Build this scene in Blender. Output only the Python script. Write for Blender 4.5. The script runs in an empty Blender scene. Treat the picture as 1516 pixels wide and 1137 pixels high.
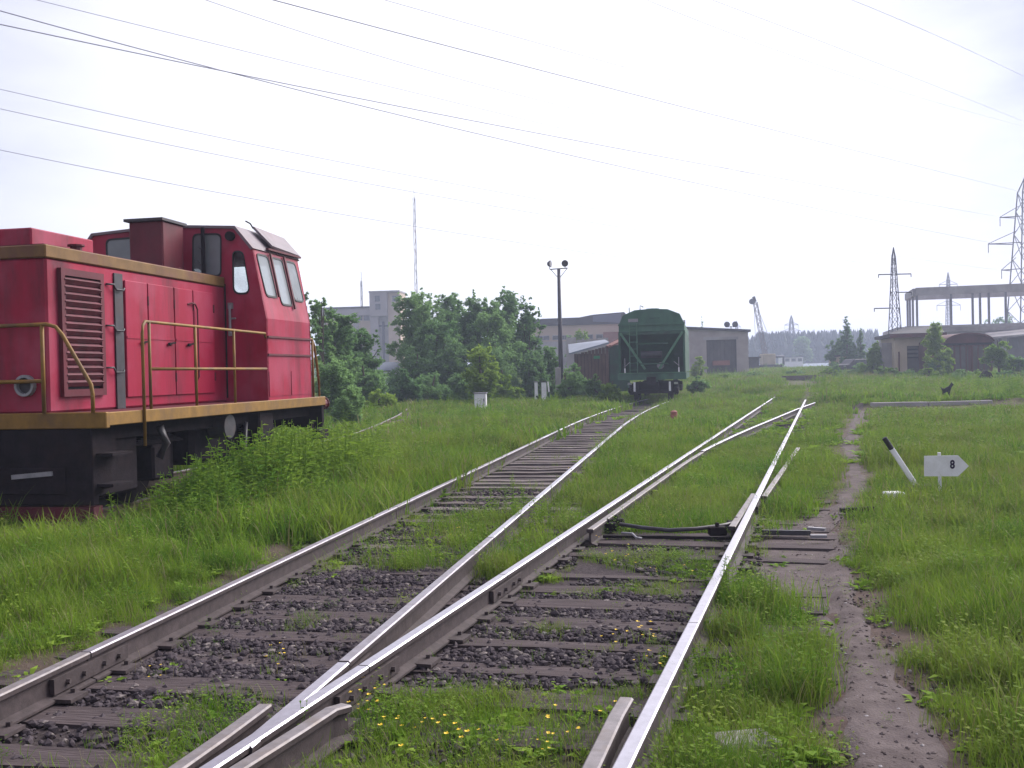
import bpy, bmesh, math, random
import numpy as np
from mathutils import Vector, Matrix, noise as mnoise

random.seed(7)
rng = np.random.default_rng(7)
scene = bpy.context.scene
C = scene.collection
R = math.radians

# ------------------------------------------------------------------ camera
CAM_H, F_PX, PITCH, ROLL = 1.73, 1500.0, R(0.65), R(1.3)
cp, sp, cr, sr = math.cos(PITCH), math.sin(PITCH), math.cos(ROLL), math.sin(ROLL)
cam_d = bpy.data.cameras.new('camera')
cam_d.sensor_fit = 'HORIZONTAL'; cam_d.sensor_width = 36.0
cam_d.lens = 36.0 * F_PX / 1516.0
cam_d.clip_start = 0.05; cam_d.clip_end = 6000
cam = bpy.data.objects.new('camera', cam_d); C.objects.link(cam)
_r = Vector((cr, -sr * sp, -sr * cp)); _u = Vector((sr, cr * sp, cr * cp)); _f = Vector((0, cp, -sp))
cam.matrix_world = Matrix(((_r.x, _u.x, -_f.x, 0), (_r.y, _u.y, -_f.y, 0), (_r.z, _u.z, -_f.z, CAM_H), (0, 0, 0, 1)))
scene.camera = cam

# ------------------------------------------------------------------ exposure, sky, sun
scene.view_settings.view_transform = 'Standard'
scene.view_settings.look = 'None'
scene.view_settings.gamma = 1.0
scene.view_settings.use_curve_mapping = False
scene.view_settings.exposure = 1.9
scene.cycles.use_denoising = True
scene.cycles.max_bounces = 8
scene.cycles.volume_bounces = 1
scene.cycles.transparent_max_bounces = 12
SUN_AZ, SUN_EL = R(50), R(38)          # azimuth to the right of the view direction
SUN_DIR = Vector((math.sin(SUN_AZ) * math.cos(SUN_EL), math.cos(SUN_AZ) * math.cos(SUN_EL), math.sin(SUN_EL)))
sun_d = bpy.data.lights.new('sun', 'SUN'); sun_d.energy = 2.0; sun_d.angle = R(50); sun_d.color = (1, .96, .93)
sun = bpy.data.objects.new('sun', sun_d); C.objects.link(sun)
sun.rotation_euler = SUN_DIR.to_track_quat('Z', 'Y').to_euler()
sun.location = (30, 30, 60)

world = bpy.data.worlds.new('World'); scene.world = world; world.use_nodes = True
nt = world.node_tree; nt.nodes.clear()
def wn(t, **k):
    n = nt.nodes.new(t)
    for a, b in k.items(): setattr(n, a, b)
    return n
L = nt.links.new
out = wn('ShaderNodeOutputWorld'); bg = wn('ShaderNodeBackground'); 
sky = wn('ShaderNodeTexSky', sky_type='NISHITA', sun_disc=False, sun_elevation=SUN_EL, sun_rotation=SUN_AZ)
bg.inputs[1].default_value = 0.1
tc = wn('ShaderNodeTexCoord')
nrm = wn('ShaderNodeVectorMath', operation='NORMALIZE'); L(tc.outputs['Generated'], nrm.inputs[0])
mp = wn('ShaderNodeMapping'); mp.inputs['Scale'].default_value = (1.0, 1.0, 3.2); mp.inputs['Location'].default_value = (3.1, 1.7, .4)
L(nrm.outputs[0], mp.inputs[0])
nz = wn('ShaderNodeTexNoise'); nz.inputs['Scale'].default_value = 2.6; nz.inputs['Detail'].default_value = 7; nz.inputs['Roughness'].default_value = .58
L(mp.outputs[0], nz.inputs['Vector'])
dot = wn('ShaderNodeVectorMath', operation='DOT_PRODUCT'); L(nrm.outputs[0], dot.inputs[0])
GLOW = Vector((-0.02, math.cos(R(11)), math.sin(R(11)))).normalized()
dot.inputs[1].default_value = GLOW
glow = wn('ShaderNodeMapRange', interpolation_type='SMOOTHSTEP'); glow.inputs[1].default_value = .86; glow.inputs[2].default_value = .985
L(dot.outputs['Value'], glow.inputs[0])
ramp = wn('ShaderNodeValToRGB'); L(nz.outputs['Fac'], ramp.inputs[0])
e = ramp.color_ramp.elements; e[0].position = .40; e[0].color = (1.27, 1.27, 1.67, 1); e[1].position = .62; e[1].color = (2.2, 2.18, 2.46, 1)
mixc = wn('ShaderNodeMix', data_type='RGBA'); L(glow.outputs[0], mixc.inputs[0]); L(ramp.outputs[0], mixc.inputs[6])
mixc.inputs[7].default_value = (3.5, 3.42, 3.58, 1)
cov_ = wn('ShaderNodeMix', data_type='RGBA'); cov_.inputs[0].default_value = .92     # thin overcast over the clear sky
L(sky.outputs[0], cov_.inputs[6]); sepz = wn('ShaderNodeSeparateXYZ'); L(nrm.outputs[0], sepz.inputs[0])
lowf = wn('ShaderNodeMapRange', interpolation_type='SMOOTHSTEP'); L(sepz.outputs[2], lowf.inputs[0]); lowf.inputs[1].default_value = .02; lowf.inputs[2].default_value = .17; lowf.inputs[3].default_value = .8; lowf.inputs[4].default_value = 0
glo2 = wn('ShaderNodeMapRange'); L(glow.outputs[0], glo2.inputs[0]); glo2.inputs[1].default_value = .25; glo2.inputs[2].default_value = 1; glo2.inputs[3].default_value = 1; glo2.inputs[4].default_value = 0
lowm = wn('ShaderNodeMath', operation='MULTIPLY'); L(lowf.outputs[0], lowm.inputs[0]); L(glo2.outputs[0], lowm.inputs[1])
pink = wn('ShaderNodeMix', data_type='RGBA'); L(lowm.outputs[0], pink.inputs[0]); L(mixc.outputs[2], pink.inputs[6]); pink.inputs[7].default_value = (2.38, 2.06, 2.28, 1)
L(pink.outputs[2], cov_.inputs[7]); L(cov_.outputs[2], bg.inputs[0]); L(bg.outputs[0], out.inputs[0])

# ------------------------------------------------------------------ measuring helpers (photo pixels -> places)
def ray(px, py):
    dx, dy = (px - 758) / F_PX, -(py - 568.5) / F_PX
    x, y = cr * dx + sr * dy, -sr * dx + cr * dy
    return Vector((x, cp + sp * y, -sp + cp * y))
def at(px, py, Y):
    d = ray(px, py); t = Y / d.y
    return Vector((d.x * t, Y, CAM_H + d.z * t))
def gp(px, py, z=0.0):
    d = ray(px, py); t = (z - CAM_H) / d.z
    return Vector((d.x * t, d.y * t, z))

# ------------------------------------------------------------------ mesh builder
class MB:
    def __init__(s): s.v = []; s.f = []; s.m = []
    def add(s, vs, fs, mi=0):
        o = len(s.v); s.v += [tuple(p) for p in vs]
        for f in fs: s.f.append(tuple(o + i for i in f)); s.m.append(mi)
        return s
    def box(s, x0, x1, y0, y1, z0, z1, mi=0):
        return s.add([(x0,y0,z0),(x1,y0,z0),(x1,y1,z0),(x0,y1,z0),(x0,y0,z1),(x1,y0,z1),(x1,y1,z1),(x0,y1,z1)],
            [(0,3,2,1),(4,5,6,7),(0,1,5,4),(1,2,6,5),(2,3,7,6),(3,0,4,7)], mi)
    def bar(s, p, q, w, h, up=(0,0,1), mi=0):
        p, q = Vector(p), Vector(q); d = (q - p).normalized(); up = Vector(up)
        a = d.cross(up)
        if a.length < 1e-4: a = d.cross(Vector((1,0,0)))
        a.normalize(); b = a.cross(d).normalized()
        vs = [c + a*sx*w/2 + b*sy*h/2 for c in (p, q) for sx, sy in ((-1,-1),(1,-1),(1,1),(-1,1))]
        return s.add(vs, [(0,1,2,3),(7,6,5,4),(0,4,5,1),(1,5,6,2),(2,6,7,3),(3,7,4,0)], mi)
    def tube(s, pts, r, n=8, r1=None, mi=0):
        pts = [Vector(p) for p in pts]; r1 = r if r1 is None else r1; rings = []; N = len(pts)
        up = Vector((0,0,1))
        for i, p in enumerate(pts):
            d = (pts[min(i+1,N-1)] - pts[max(i-1,0)]).normalized()
            a = d.cross(up)
            if a.length < .05: a = d.cross(Vector((1,0,0)))
            a.normalize(); b = a.cross(d)
            rr = r + (r1 - r) * i / max(1, N-1)
            rings.append([p + (a*math.cos(2*math.pi*k/n) + b*math.sin(2*math.pi*k/n))*rr for k in range(n)])
        vs = [q for g in rings for q in g]; fs = []
        for i in range(N-1):
            for k in range(n):
                fs.append((i*n+k, i*n+(k+1)%n, (i+1)*n+(k+1)%n, (i+1)*n+k))
        fs.append(tuple(range(n-1,-1,-1))); fs.append(tuple((N-1)*n+k for k in range(n)))
        return s.add(vs, fs, mi)
    def prism(s, poly, fn, d0, d1, mi=0):
        n = len(poly); vs = [fn(a,b,d0) for a,b in poly] + [fn(a,b,d1) for a,b in poly]
        fs = [tuple(range(n-1,-1,-1)), tuple(range(n,2*n))] + [(i,(i+1)%n,n+(i+1)%n,n+i) for i in range(n)]
        return s.add(vs, fs, mi)
    def build(s, name, mat, parent=None, smooth=False, bevel=0, link=True):
        me = bpy.data.meshes.new(name); me.from_pydata(s.v, [], s.f)
        mats = mat if isinstance(mat, (list, tuple)) else [mat]
        for m in mats: me.materials.append(m)
        if len(mats) > 1: me.polygons.foreach_set('material_index', s.m)
        bm = bmesh.new(); bm.from_mesh(me); bmesh.ops.recalc_face_normals(bm, faces=bm.faces)
        if bevel:
            bmesh.ops.bevel(bm, geom=[e for e in bm.edges if e.is_manifold and e.calc_face_angle(0) > .6], offset=bevel, segments=1, affect='EDGES', clamp_overlap=True)
        bm.to_mesh(me); bm.free()
        if smooth: me.polygons.foreach_set('use_smooth', [True]*len(me.polygons))
        o = bpy.data.objects.new(name, me)
        if link: C.objects.link(o)
        if parent is not None: o.parent = parent
        return o

def wall_holes(mb, outer, holes, fn, d0, d1, mi=0):
    """a plate with openings: outline and holes in 2D, fn(a, b, d) gives 3D"""
    bm = bmesh.new(); loops = [outer] + holes; edges = []; idx = []
    for lp in loops:
        vs = [bm.verts.new((a, b, 0)) for a, b in lp]
        for i in range(len(vs)): edges.append(bm.edges.new((vs[i], vs[(i+1) % len(vs)])))
    bmesh.ops.triangle_fill(bm, use_beauty=True, use_dissolve=False, edges=edges)
    bm.verts.index_update()
    pts = [(v.co.x, v.co.y) for v in bm.verts]; fs = [tuple(v.index for v in f.verts) for f in bm.faces]
    bl = [tuple(v.index for v in e.verts) for e in bm.edges if len(e.link_faces) == 1]
    bm.free(); n = len(pts)
    vs = [fn(a, b, d0) for a, b in pts] + [fn(a, b, d1) for a, b in pts]
    mb.add(vs, [f[::-1] for f in fs] + [tuple(n + i for i in f) for f in fs] + [(a, b, n+b, n+a) for a, b in bl], mi)
def rrect(x0, x1, y0, y1, r, n=4):
    return rpoly([(x0,y0),(x1,y0),(x1,y1),(x0,y1)], r, n)
def rpoly(p, r, n=4):
    o = []; N = len(p)
    for i in range(N):
        a, b, c = (Vector(p[i-1]), Vector(p[i]), Vector(p[(i+1) % N]))
        rr = min(r, (a-b).length*.45, (c-b).length*.45)
        s, t = b + (a-b).normalized()*rr, b + (c-b).normalized()*rr
        for k in range(n+1):
            w = k/n; q = s*(1-w)**2 + b*2*w*(1-w) + t*w*w; o.append((q.x, q.y))
    return o
def inset(p, d):
    c = sum((Vector(q) for q in p), Vector((0,0))) / len(p)
    o = []
    for q in p:
        v = Vector(q) - c; o.append(tuple(c + v * max(.05, 1 - d / max(v.length, 1e-3))))
    return o

def tag(o, label=None, cat=None, group=None, kind=None):
    if label: o['label'] = label
    if cat: o['category'] = cat
    if group: o['group'] = group
    if kind: o['kind'] = kind
    return o
def thing(name, label, cat, loc=(0,0,0), rz=0, group=None):
    o = bpy.data.objects.new(name, None); C.objects.link(o); o.location = loc; o.rotation_euler = (0,0,rz)
    o.empty_display_size = .2
    return tag(o, label, cat, group)

# ------------------------------------------------------------------ materials
def M(name, col, rough=.8,  var=.2, scale=6, metal=0, bump=0, spec=.3, col2=None, streak=0, bscale=None, dirt=None, dirt_amt=.5, coat=0, grain=None, fade=None):
    m = bpy.data.materials.new(name); m.use_nodes = True; t = m.node_tree; N = t.nodes; b = N['Principled BSDF']
    geo = N.new('ShaderNodeNewGeometry'); mpn = N.new('ShaderNodeMapping'); t.links.new(geo.outputs['Position'], mpn.inputs[0])
    mpn.inputs['Scale'].default_value = (1, 1, 1 - .85*streak)
    if grain:
        tc_ = N.new('ShaderNodeTexCoord'); t.links.new(tc_.outputs['Object'], mpn.inputs[0]); mpn.inputs['Scale'].default_value = grain; oi_ = N.new('ShaderNodeObjectInfo'); t.links.new(oi_.outputs['Random'], mpn.inputs['Location'])
    no = N.new('ShaderNodeTexNoise'); no.inputs['Scale'].default_value = scale; no.inputs['Detail'].default_value = 6; no.inputs['Roughness'].default_value = .65
    t.links.new(mpn.outputs[0], no.inputs['Vector'])
    mx = N.new('ShaderNodeMix'); mx.data_type = 'RGBA'
    mr = N.new('ShaderNodeMapRange'); mr.inputs[1].default_value = .3; mr.inputs[2].default_value = .7
    t.links.new(no.outputs['Fac'], mr.inputs[0]); t.links.new(mr.outputs[0], mx.inputs[0])
    c2 = col2 or tuple(min(1, c*(1+var)) for c in col); c1 = tuple(c*(1-var) for c in col) if not col2 else col
    mx.inputs[6].default_value = (*c1, 1); mx.inputs[7].default_value = (*c2, 1)
    last = mx.outputs[2]
    if dirt:
        n2 = N.new('ShaderNodeTexNoise'); n2.inputs['Scale'].default_value = scale*.35; n2.inputs['Detail'].default_value = 9; n2.inputs['Roughness'].default_value = .72
        t.links.new(mpn.outputs[0], n2.inputs['Vector'])
        r2 = N.new('ShaderNodeMapRange'); r2.inputs[1].default_value = .48; r2.inputs[2].default_value = .66; r2.inputs[4].default_value = dirt_amt
        t.links.new(n2.outputs['Fac'], r2.inputs[0])
        m2 = N.new('ShaderNodeMix'); m2.data_type = 'RGBA'; t.links.new(r2.outputs[0], m2.inputs[0]); t.links.new(last, m2.inputs[6]); m2.inputs[7].default_value = (*dirt, 1)
        last = m2.outputs[2]
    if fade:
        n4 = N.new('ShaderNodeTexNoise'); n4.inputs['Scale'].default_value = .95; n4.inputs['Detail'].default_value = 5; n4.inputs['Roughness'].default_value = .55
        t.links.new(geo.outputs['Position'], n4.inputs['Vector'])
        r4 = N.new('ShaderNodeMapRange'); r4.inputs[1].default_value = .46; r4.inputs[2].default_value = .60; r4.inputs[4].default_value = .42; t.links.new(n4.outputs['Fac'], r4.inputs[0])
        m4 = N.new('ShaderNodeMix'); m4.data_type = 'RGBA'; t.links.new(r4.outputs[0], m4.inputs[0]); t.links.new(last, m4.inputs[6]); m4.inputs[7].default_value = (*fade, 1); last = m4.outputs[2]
    t.links.new(last, b.inputs['Base Color'])
    b.inputs['Roughness'].default_value = rough; b.inputs['Metallic'].default_value = metal
    b.inputs['Specular IOR Level'].default_value = spec
    if coat: b.inputs['Coat Weight'].default_value = coat; b.inputs['Coat Roughness'].default_value = .3
    if bump:
        bn = N.new('ShaderNodeBump'); bn.inputs['Strength'].default_value = bump; bn.inputs['Distance'].default_value = .02
        n3 = N.new('ShaderNodeTexNoise'); n3.inputs['Scale'].default_value = bscale or scale*5; n3.inputs['Detail'].default_value = 5
        t.links.new(mpn.outputs[0], n3.inputs['Vector']); t.links.new(n3.outputs['Fac'], bn.inputs['Height']); t.links.new(bn.outputs[0], b.inputs['Normal'])
    return m
def leaf_mat(name, ca, cb, trans=.35, rough=.7, scale=.4, dry=None):
    """leaves: colour varies per instance and by patch; light passes through"""
    m = bpy.data.materials.new(name); m.use_nodes = True; t = m.node_tree; N = t.nodes; b = N['Principled BSDF']
    oi = N.new('ShaderNodeObjectInfo'); geo = N.new('ShaderNodeNewGeometry')
    no = N.new('ShaderNodeTexNoise'); no.inputs['Scale'].default_value = scale; no.inputs['Detail'].default_value = 4
    t.links.new(geo.outputs['Position'], no.inputs['Vector'])
    wn_ = N.new('ShaderNodeMath'); wn_.operation = 'MULTIPLY_ADD'; wn_.inputs[1].default_value = .55
    t.links.new(oi.outputs['Random'], wn_.inputs[0])
    ri = N.new('ShaderNodeMath'); ri.operation = 'MULTIPLY_ADD'; ri.inputs[1].default_value = .35; t.links.new(geo.outputs['Random Per Island'], ri.inputs[0])
    mr = N.new('ShaderNodeMapRange'); mr.inputs[1].default_value = .3; mr.inputs[2].default_value = .7; mr.inputs[3].default_value = -.3; mr.inputs[4].default_value = .45
    t.links.new(no.outputs['Fac'], mr.inputs[0]); t.links.new(mr.outputs[0], ri.inputs[2]); t.links.new(ri.outputs[0], wn_.inputs[2])
    mx = N.new('ShaderNodeMix'); mx.data_type = 'RGBA'; mx.clamp_factor = True
    t.links.new(wn_.outputs[0], mx.inputs[0]); mx.inputs[6].default_value = (*ca, 1); mx.inputs[7].default_value = (*cb, 1)
    col_ = mx.outputs[2]
    if dry:
        n2 = N.new('ShaderNodeTexNoise'); n2.inputs['Scale'].default_value = .22; n2.inputs['Detail'].default_value = 7; n2.inputs['Roughness'].default_value = .7
        t.links.new(geo.outputs['Position'], n2.inputs['Vector'])
        m2 = N.new('ShaderNodeMapRange'); m2.inputs[1].default_value = .42; m2.inputs[2].default_value = .68; m2.inputs[4].default_value = .75; t.links.new(n2.outputs['Fac'], m2.inputs[0])
        mu = N.new('ShaderNodeMath'); mu.operation = 'MULTIPLY'; t.links.new(m2.outputs[0], mu.inputs[0])
        m4 = N.new('ShaderNodeMapRange'); m4.inputs[3].default_value = .25; m4.inputs[4].default_value = 1.0; t.links.new(oi.outputs['Random'], m4.inputs[0]); t.links.new(m4.outputs[0], mu.inputs[1])
        m3 = N.new('ShaderNodeMix'); m3.data_type = 'RGBA'; t.links.new(mu.outputs[0], m3.inputs[0]); t.links.new(col_, m3.inputs[6]); m3.inputs[7].default_value = (*dry, 1); col_ = m3.outputs[2]
    t.links.new(col_, b.inputs['Base Color']); b.inputs['Roughness'].default_value = rough; b.inputs['Specular IOR Level'].default_value = .08
    tr = N.new('ShaderNodeBsdfTranslucent'); t.links.new(col_, tr.inputs[0])
    ms = N.new('ShaderNodeMixShader'); ms.inputs[0].default_value = trans
    t.links.new(b.outputs[0], ms.inputs[1]); t.links.new(tr.outputs[0], ms.inputs[2])
    t.links.new(ms.outputs[0], N['Material Output'].inputs[0])
    return m
def glass_mat(name, tint=(.6,.65,.68), alpha=.5, rough=.08):
    m = bpy.data.materials.new(name); m.use_nodes = True; t = m.node_tree; N = t.nodes; b = N['Principled BSDF']
    geo = N.new('ShaderNodeNewGeometry'); no = N.new('ShaderNodeTexNoise'); no.inputs['Scale'].default_value = 3; no.inputs['Detail'].default_value = 6
    t.links.new(geo.outputs['Position'], no.inputs['Vector'])
    mr = N.new('ShaderNodeMapRange'); mr.inputs[1].default_value = .3; mr.inputs[2].default_value = .7; mr.inputs[3].default_value = max(0, alpha-.12); mr.inputs[4].default_value = min(1, alpha+.12)
    t.links.new(no.outputs['Fac'], mr.inputs[0])
    tp = N.new('ShaderNodeBsdfTransparent'); tp.inputs[0].default_value = (.86, .9, .9, 1)
    ms = N.new('ShaderNodeMixShader'); t.links.new(mr.outputs[0], ms.inputs[0]); t.links.new(tp.outputs[0], ms.inputs[1]); t.links.new(b.outputs[0], ms.inputs[2])
    b.inputs['Base Color'].default_value = (*tint, 1); b.inputs['Roughness'].default_value = rough; b.inputs['Specular IOR Level'].default_value = .6
    t.links.new(ms.outputs[0], N['Material Output'].inputs[0])
    return m

mt = {}
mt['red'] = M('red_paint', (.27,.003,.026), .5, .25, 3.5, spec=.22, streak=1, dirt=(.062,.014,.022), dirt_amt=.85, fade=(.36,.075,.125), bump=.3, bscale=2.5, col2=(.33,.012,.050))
mt['darkred'] = M('weathered_red_paint', (.105,.012,.022), .6, .3, 3, streak=.5, dirt=(.05,.03,.03), bump=.08)
mt['slat'] = M('grimy_red_slat', (.11,.022,.034), .6, .3, 9, dirt=(.05,.022,.026), dirt_amt=.8)
mt['roof_grey'] = M('grey_roof_paint', (.16,.13,.15), .5, .25, 3, dirt=(.12,.05,.06))
mt['yellow'] = M('ochre_paint', (.20,.105,.018), .6, .25, 6, dirt=(.11,.062,.035), dirt_amt=.8, streak=.4)
mt['strip'] = M('dirty_ochre_strip', (.155,.082,.024), .65, .3, 4, dirt=(.13,.045,.042), dirt_amt=.85, streak=.3)
mt['black'] = M('black_underframe', (.014,.010,.013), .85, .4, 8, dirt=(.026,.016,.016), bump=.15, spec=.12)
mt['gunmetal'] = M('dark_grey_metal', (.045,.042,.05), .5, .3, 8, dirt=(.06,.03,.025))
mt['lgrey'] = M('light_grey_metal', (.24,.23,.25), .5, .2, 8)
mt['rail'] = M('rusty_rail_side', (.055,.041,.042), .8, .35, 14, dirt=(.035,.025,.025), bump=.12)
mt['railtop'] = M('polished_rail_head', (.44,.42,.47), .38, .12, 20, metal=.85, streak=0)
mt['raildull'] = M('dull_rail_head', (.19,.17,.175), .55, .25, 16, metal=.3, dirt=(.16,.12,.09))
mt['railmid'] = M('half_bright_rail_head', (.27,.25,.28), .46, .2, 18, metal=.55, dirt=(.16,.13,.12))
mt['railrust'] = M('rust_brown_rail', (.12,.085,.065), .75, .3, 16, dirt=(.17,.135,.11))
mt['wood'] = M('weathered_sleeper_wood', (.075,.058,.060), .9, .32, 9, bump=.7, bscale=16, dirt=(.04,.031,.032), dirt_amt=.7, spec=.12, grain=(1.6,5,5))
mt['wood2'] = M('pale_sleeper_wood', (.125,.102,.10), .9, .3, 9, bump=.7, bscale=16, dirt=(.06,.048,.047), dirt_amt=.6, spec=.12, grain=(1.6,5,5))
mt['stone'] = M('ballast_stone', (.033,.026,.031), .9, .45, 11, bump=.1, col2=(.085,.069,.076), spec=.12)
mt['concrete'] = M('grey_concrete', (.31,.285,.29), .9, .2, .8, dirt=(.20,.17,.17), bump=.1, streak=.5)
mt['white'] = M('white_paint', (.70,.69,.72), .55, .08, 6, dirt=(.45,.42,.40), dirt_amt=.4)
mt['greenw'] = M('green_wagon_paint', (.045,.115,.075), .55, .25, 2, dirt=(.05,.075,.05), dirt_amt=.6, streak=.6)
mt['greend'] = M('dark_green_wagon_paint', (.022,.075,.042), .6, .3, 2, dirt=(.03,.035,.03), dirt_amt=.7)
mt['greenl'] = M('pale_green_paint', (.07,.17,.10), .6, .2, 4)
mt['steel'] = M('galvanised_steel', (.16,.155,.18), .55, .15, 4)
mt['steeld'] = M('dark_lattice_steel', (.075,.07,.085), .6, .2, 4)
mt['wire'] = M('aluminium_wire', (.22,.21,.28), .5, .1, 2)
mt['bark'] = M('bark', (.09,.07,.055), .9, .35, 10, bump=.4)
mt['leaf'] = leaf_mat('willow_leaves', (.115,.225,.078), (.235,.370,.135), .5)
mt['leafd'] = leaf_mat('dark_leaves', (.090,.185,.072), (.190,.310,.115), .5)
mt['leafb'] = leaf_mat('bright_leaves', (.12,.23,.030), (.26,.37,.060), .5)
mt['leafp'] = leaf_mat('pine_needles', (.018,.036,.022), (.032,.055,.032), .15)
mt['grass'] = leaf_mat('grass_blades', (.054,.148,.012), (.222,.338,.036), .4, .8, .9, dry=(.185,.160,.050))
mt['grassdry'] = leaf_mat('dry_grass_blades', (.17,.16,.06), (.27,.235,.12), .3, .5)
mt['weed'] = leaf_mat('weed_leaves', (.090,.195,.020), (.25,.36,.050), .4, .8)
mt['herb'] = leaf_mat('small_herb_leaves', (.058,.150,.014), (.215,.315,.042), .4, .8, 1.2, dry=(.18,.14,.05))
mt['petal'] = M('yellow_petals', (.75,.50,.03), .6, .15, 20)
mt['seed'] = M('grass_seed_heads', (.20,.17,.10), .8, .3, 20)

# ------------------------------------------------------------------ the lie of the land
def ss(a, b, x):
    t = min(1, max(0, (x-a)/(b-a))); return t*t*(3-2*t)
# track lines measured from the photograph (rail-head centres at rail level)
def LLx(Y):            # left rail of the left-hand track
    return -3.532 + .176*Y + (0.0018*(Y-27)**2 if Y > 27 else 0)
def RLx(Y): return -2.507 + .307*Y
def RRx(Y): return -.825 + .307*Y
PATH_PX = [(1262,1400,1137),(1225,1375,1050),(1215,1330,1000),(1213,1292,940),(1200,1275,900),(1130,1266,862),(1112,1262,830),(1112,1245,800),(1150,1238,782),
           (1205,1256,762),(1236,1272,742),(1253,1284,715),(1250,1277,690),(1244,1270,660),(1254,1276,640),(1260,1284,618),(1258,1280,606)]
PATH = [(gp(a,y).x, gp(b,y).x, gp((a+b)/2,y).y) for a,b,y in PATH_PX]
PATH = [(PATH[0][0]-.25, PATH[0][1]-.22, PATH[0][2]-1.6)] + PATH
_py = [p[2] for p in PATH]
def path_edges(Y): return float(np.interp(Y,_py,[p[0] for p in PATH])), float(np.interp(Y,_py,[p[1] for p in PATH]))
def tz(x, y):
    d = math.hypot(x, y)
    z = 1.1*ss(62,120,y)
    if x > 12.5:
        z = max(z, .27*ss(37.9,38.3,y)*ss(13,13.6,x) + .40*ss(39,85,y)*ss(13,16,x))
    n = mnoise.noise(Vector((x*.35, y*.35, 0)))*.07 + mnoise.noise(Vector((x*1.6, y*1.6, 5)))*.02
    inL = LLx(y)-.6 < x < LLx(y)+2.3; inR = RLx(y)-.7 < x < RRx(y)+.9
    if y < 70 and (inL or inR): n = n*.14 - .031
    else:
        pl, pr = path_edges(y)
        if _py[0] < y < _py[-1] and pl-.6 < x < pr+.6: n = n*(.25 + .75*max(0, (max(pl-x, x-pr))/.6)) + .02*max(0, (max(pl-x, x-pr))/.6)
        else: n = n*min(1, d/12+.3) + .02
    if d > 150: n *= .4
    return z + n

# ground sheet
def axis(lim, near, step, g):
    a = [0.0]; s = step
    while a[-1] < lim:
        if a[-1] > near: s *= g
        a.append(a[-1]+s)
    return a
xs = axis(1500, 9, .16, 1.13); xs = [-x for x in xs[:0:-1]] + xs
ys = [-60,-30,-14,-7,-3.5,-1.5,0,1] + [1.6+v for v in axis(1500, 14, .16, 1.06)]
gv = [(x, y, tz(x, y)) for y in ys for x in xs]
W = len(xs)
gf = [(j*W+i, j*W+i+1, (j+1)*W+i+1, (j+1)*W+i) for j in range(len(ys)-1) for i in range(W-1)]
me = bpy.data.meshes.new('ground'); me.from_pydata(gv, [], gf); me.polygons.foreach_set('use_smooth', [True]*len(gf))

def patch(x, y, s=1.0, k=0): return mnoise.noise(Vector((x*s, y*s, 11+k)))*.5+.5
def grass_density(x, y):
    """0..1 how much grass stands at a spot, and how tall"""
    pl, pr = path_edges(y); PE = 1.0
    a = x - LLx(y); b = x - RLx(y)
    p1 = patch(x, y, 1.1); p2 = patch(x, y, 3.0, 3)
    if _py[0] < y < _py[-1]:
        w = (p2-.5)*.35; e_ = max(pl+w-x, x-pr-w)
        if e_ < 0: return (.06 if p1 > .55 else .015), .05
        PE = ss(0,.5,e_)
    d, h = 1.0, .26
    inL = 0 <= a <= 1.6 and y < 52; inR = 0 <= b <= 1.69 and y < 75
    if inL:
        if y < 5.9: d, h = max(0, (p1-.42)*2.4)*ss(.1,.4,a)*(.4 if y < 4.4 else 1), .12
        elif y < 9: d, h = (.25 if p2 > .68 else .015), .08
        elif y < 12.5: d, h = (.85 if (a > .85 + (p2-.5)) else .16)*(1 if p1 > .35 else .4), .17
        elif y < 16: d, h = .12 if p1 > .55 else .03, .10
        else: d, h = (.12 if p1 > .6 else .02), .08
        if abs(a) < .1 or abs(a-1.6) < .1: d *= .3
    elif a > 1.6 and b < 0 and y < 40:
        if y < 8.4: d, h = .02, .08
        else: d, h = .95*ss(8.3,9.0,y), .20 if y < 12 else .24
        if b > -.13: h *= .5
        if a < 1.75: h *= .6
    elif inR:
        if y < 5.5: d, h = max(0,(p1-.35)*1.9), .12
        elif y < 7.9: d, h = (.35 if p2 > .70 else .02), .09
        elif y < 9.6: d, h = max(0,(p1-.38)*1.5), .09
        elif y < 10.7: d, h = .04, .08
        else: d, h = .79, .17
        if 33 < y < 39 and p1 < .55: d *= .15
        if (b < .12 or b > 1.57) and y > 10.7: h *= .62
        elif b < .12 or b > 1.57: d *= .5
    elif 1.69 < b < 3.0 and y < 75:
        q = x - RRx(y)
        d, h = 1.0, .21
        if y > 30: h = .17
        if y < 5.2: h = .17
        if 5.2 < y < 7.4 and q < .9: h = .26; PE = 1.0
        if q < .12: h *= .6
        if 9.3 < y < 11 and q < .9: d *= .25
        if y < 5.0 and q < .5 and p2 > .55: d *= .3
    elif a < 0 and y < 55:
        if y < 10.5:
            e = -a + (p2-.5)*.7
            d = .12 + .88*ss(.35, 1.15, e); h = .09 + .17*ss(.4, 1.3, e)
        else: d, h = 1.0, .30
        if a > -.3: h *= .38
    else: d, h = 1.0, .24
    if d > .8:
        p3 = patch(x, y, .55, 5); p4 = patch(x, y, 2.2, 6)
        d = d*(.25+.75*PE)*min(1, max(.10, (p4-.37)*3.4 + (p3-.35)*1.2)); h = h*(.45+.55*PE)*(.45+1.1*p3)
    return d, h*(.55+.9*p2)
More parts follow.
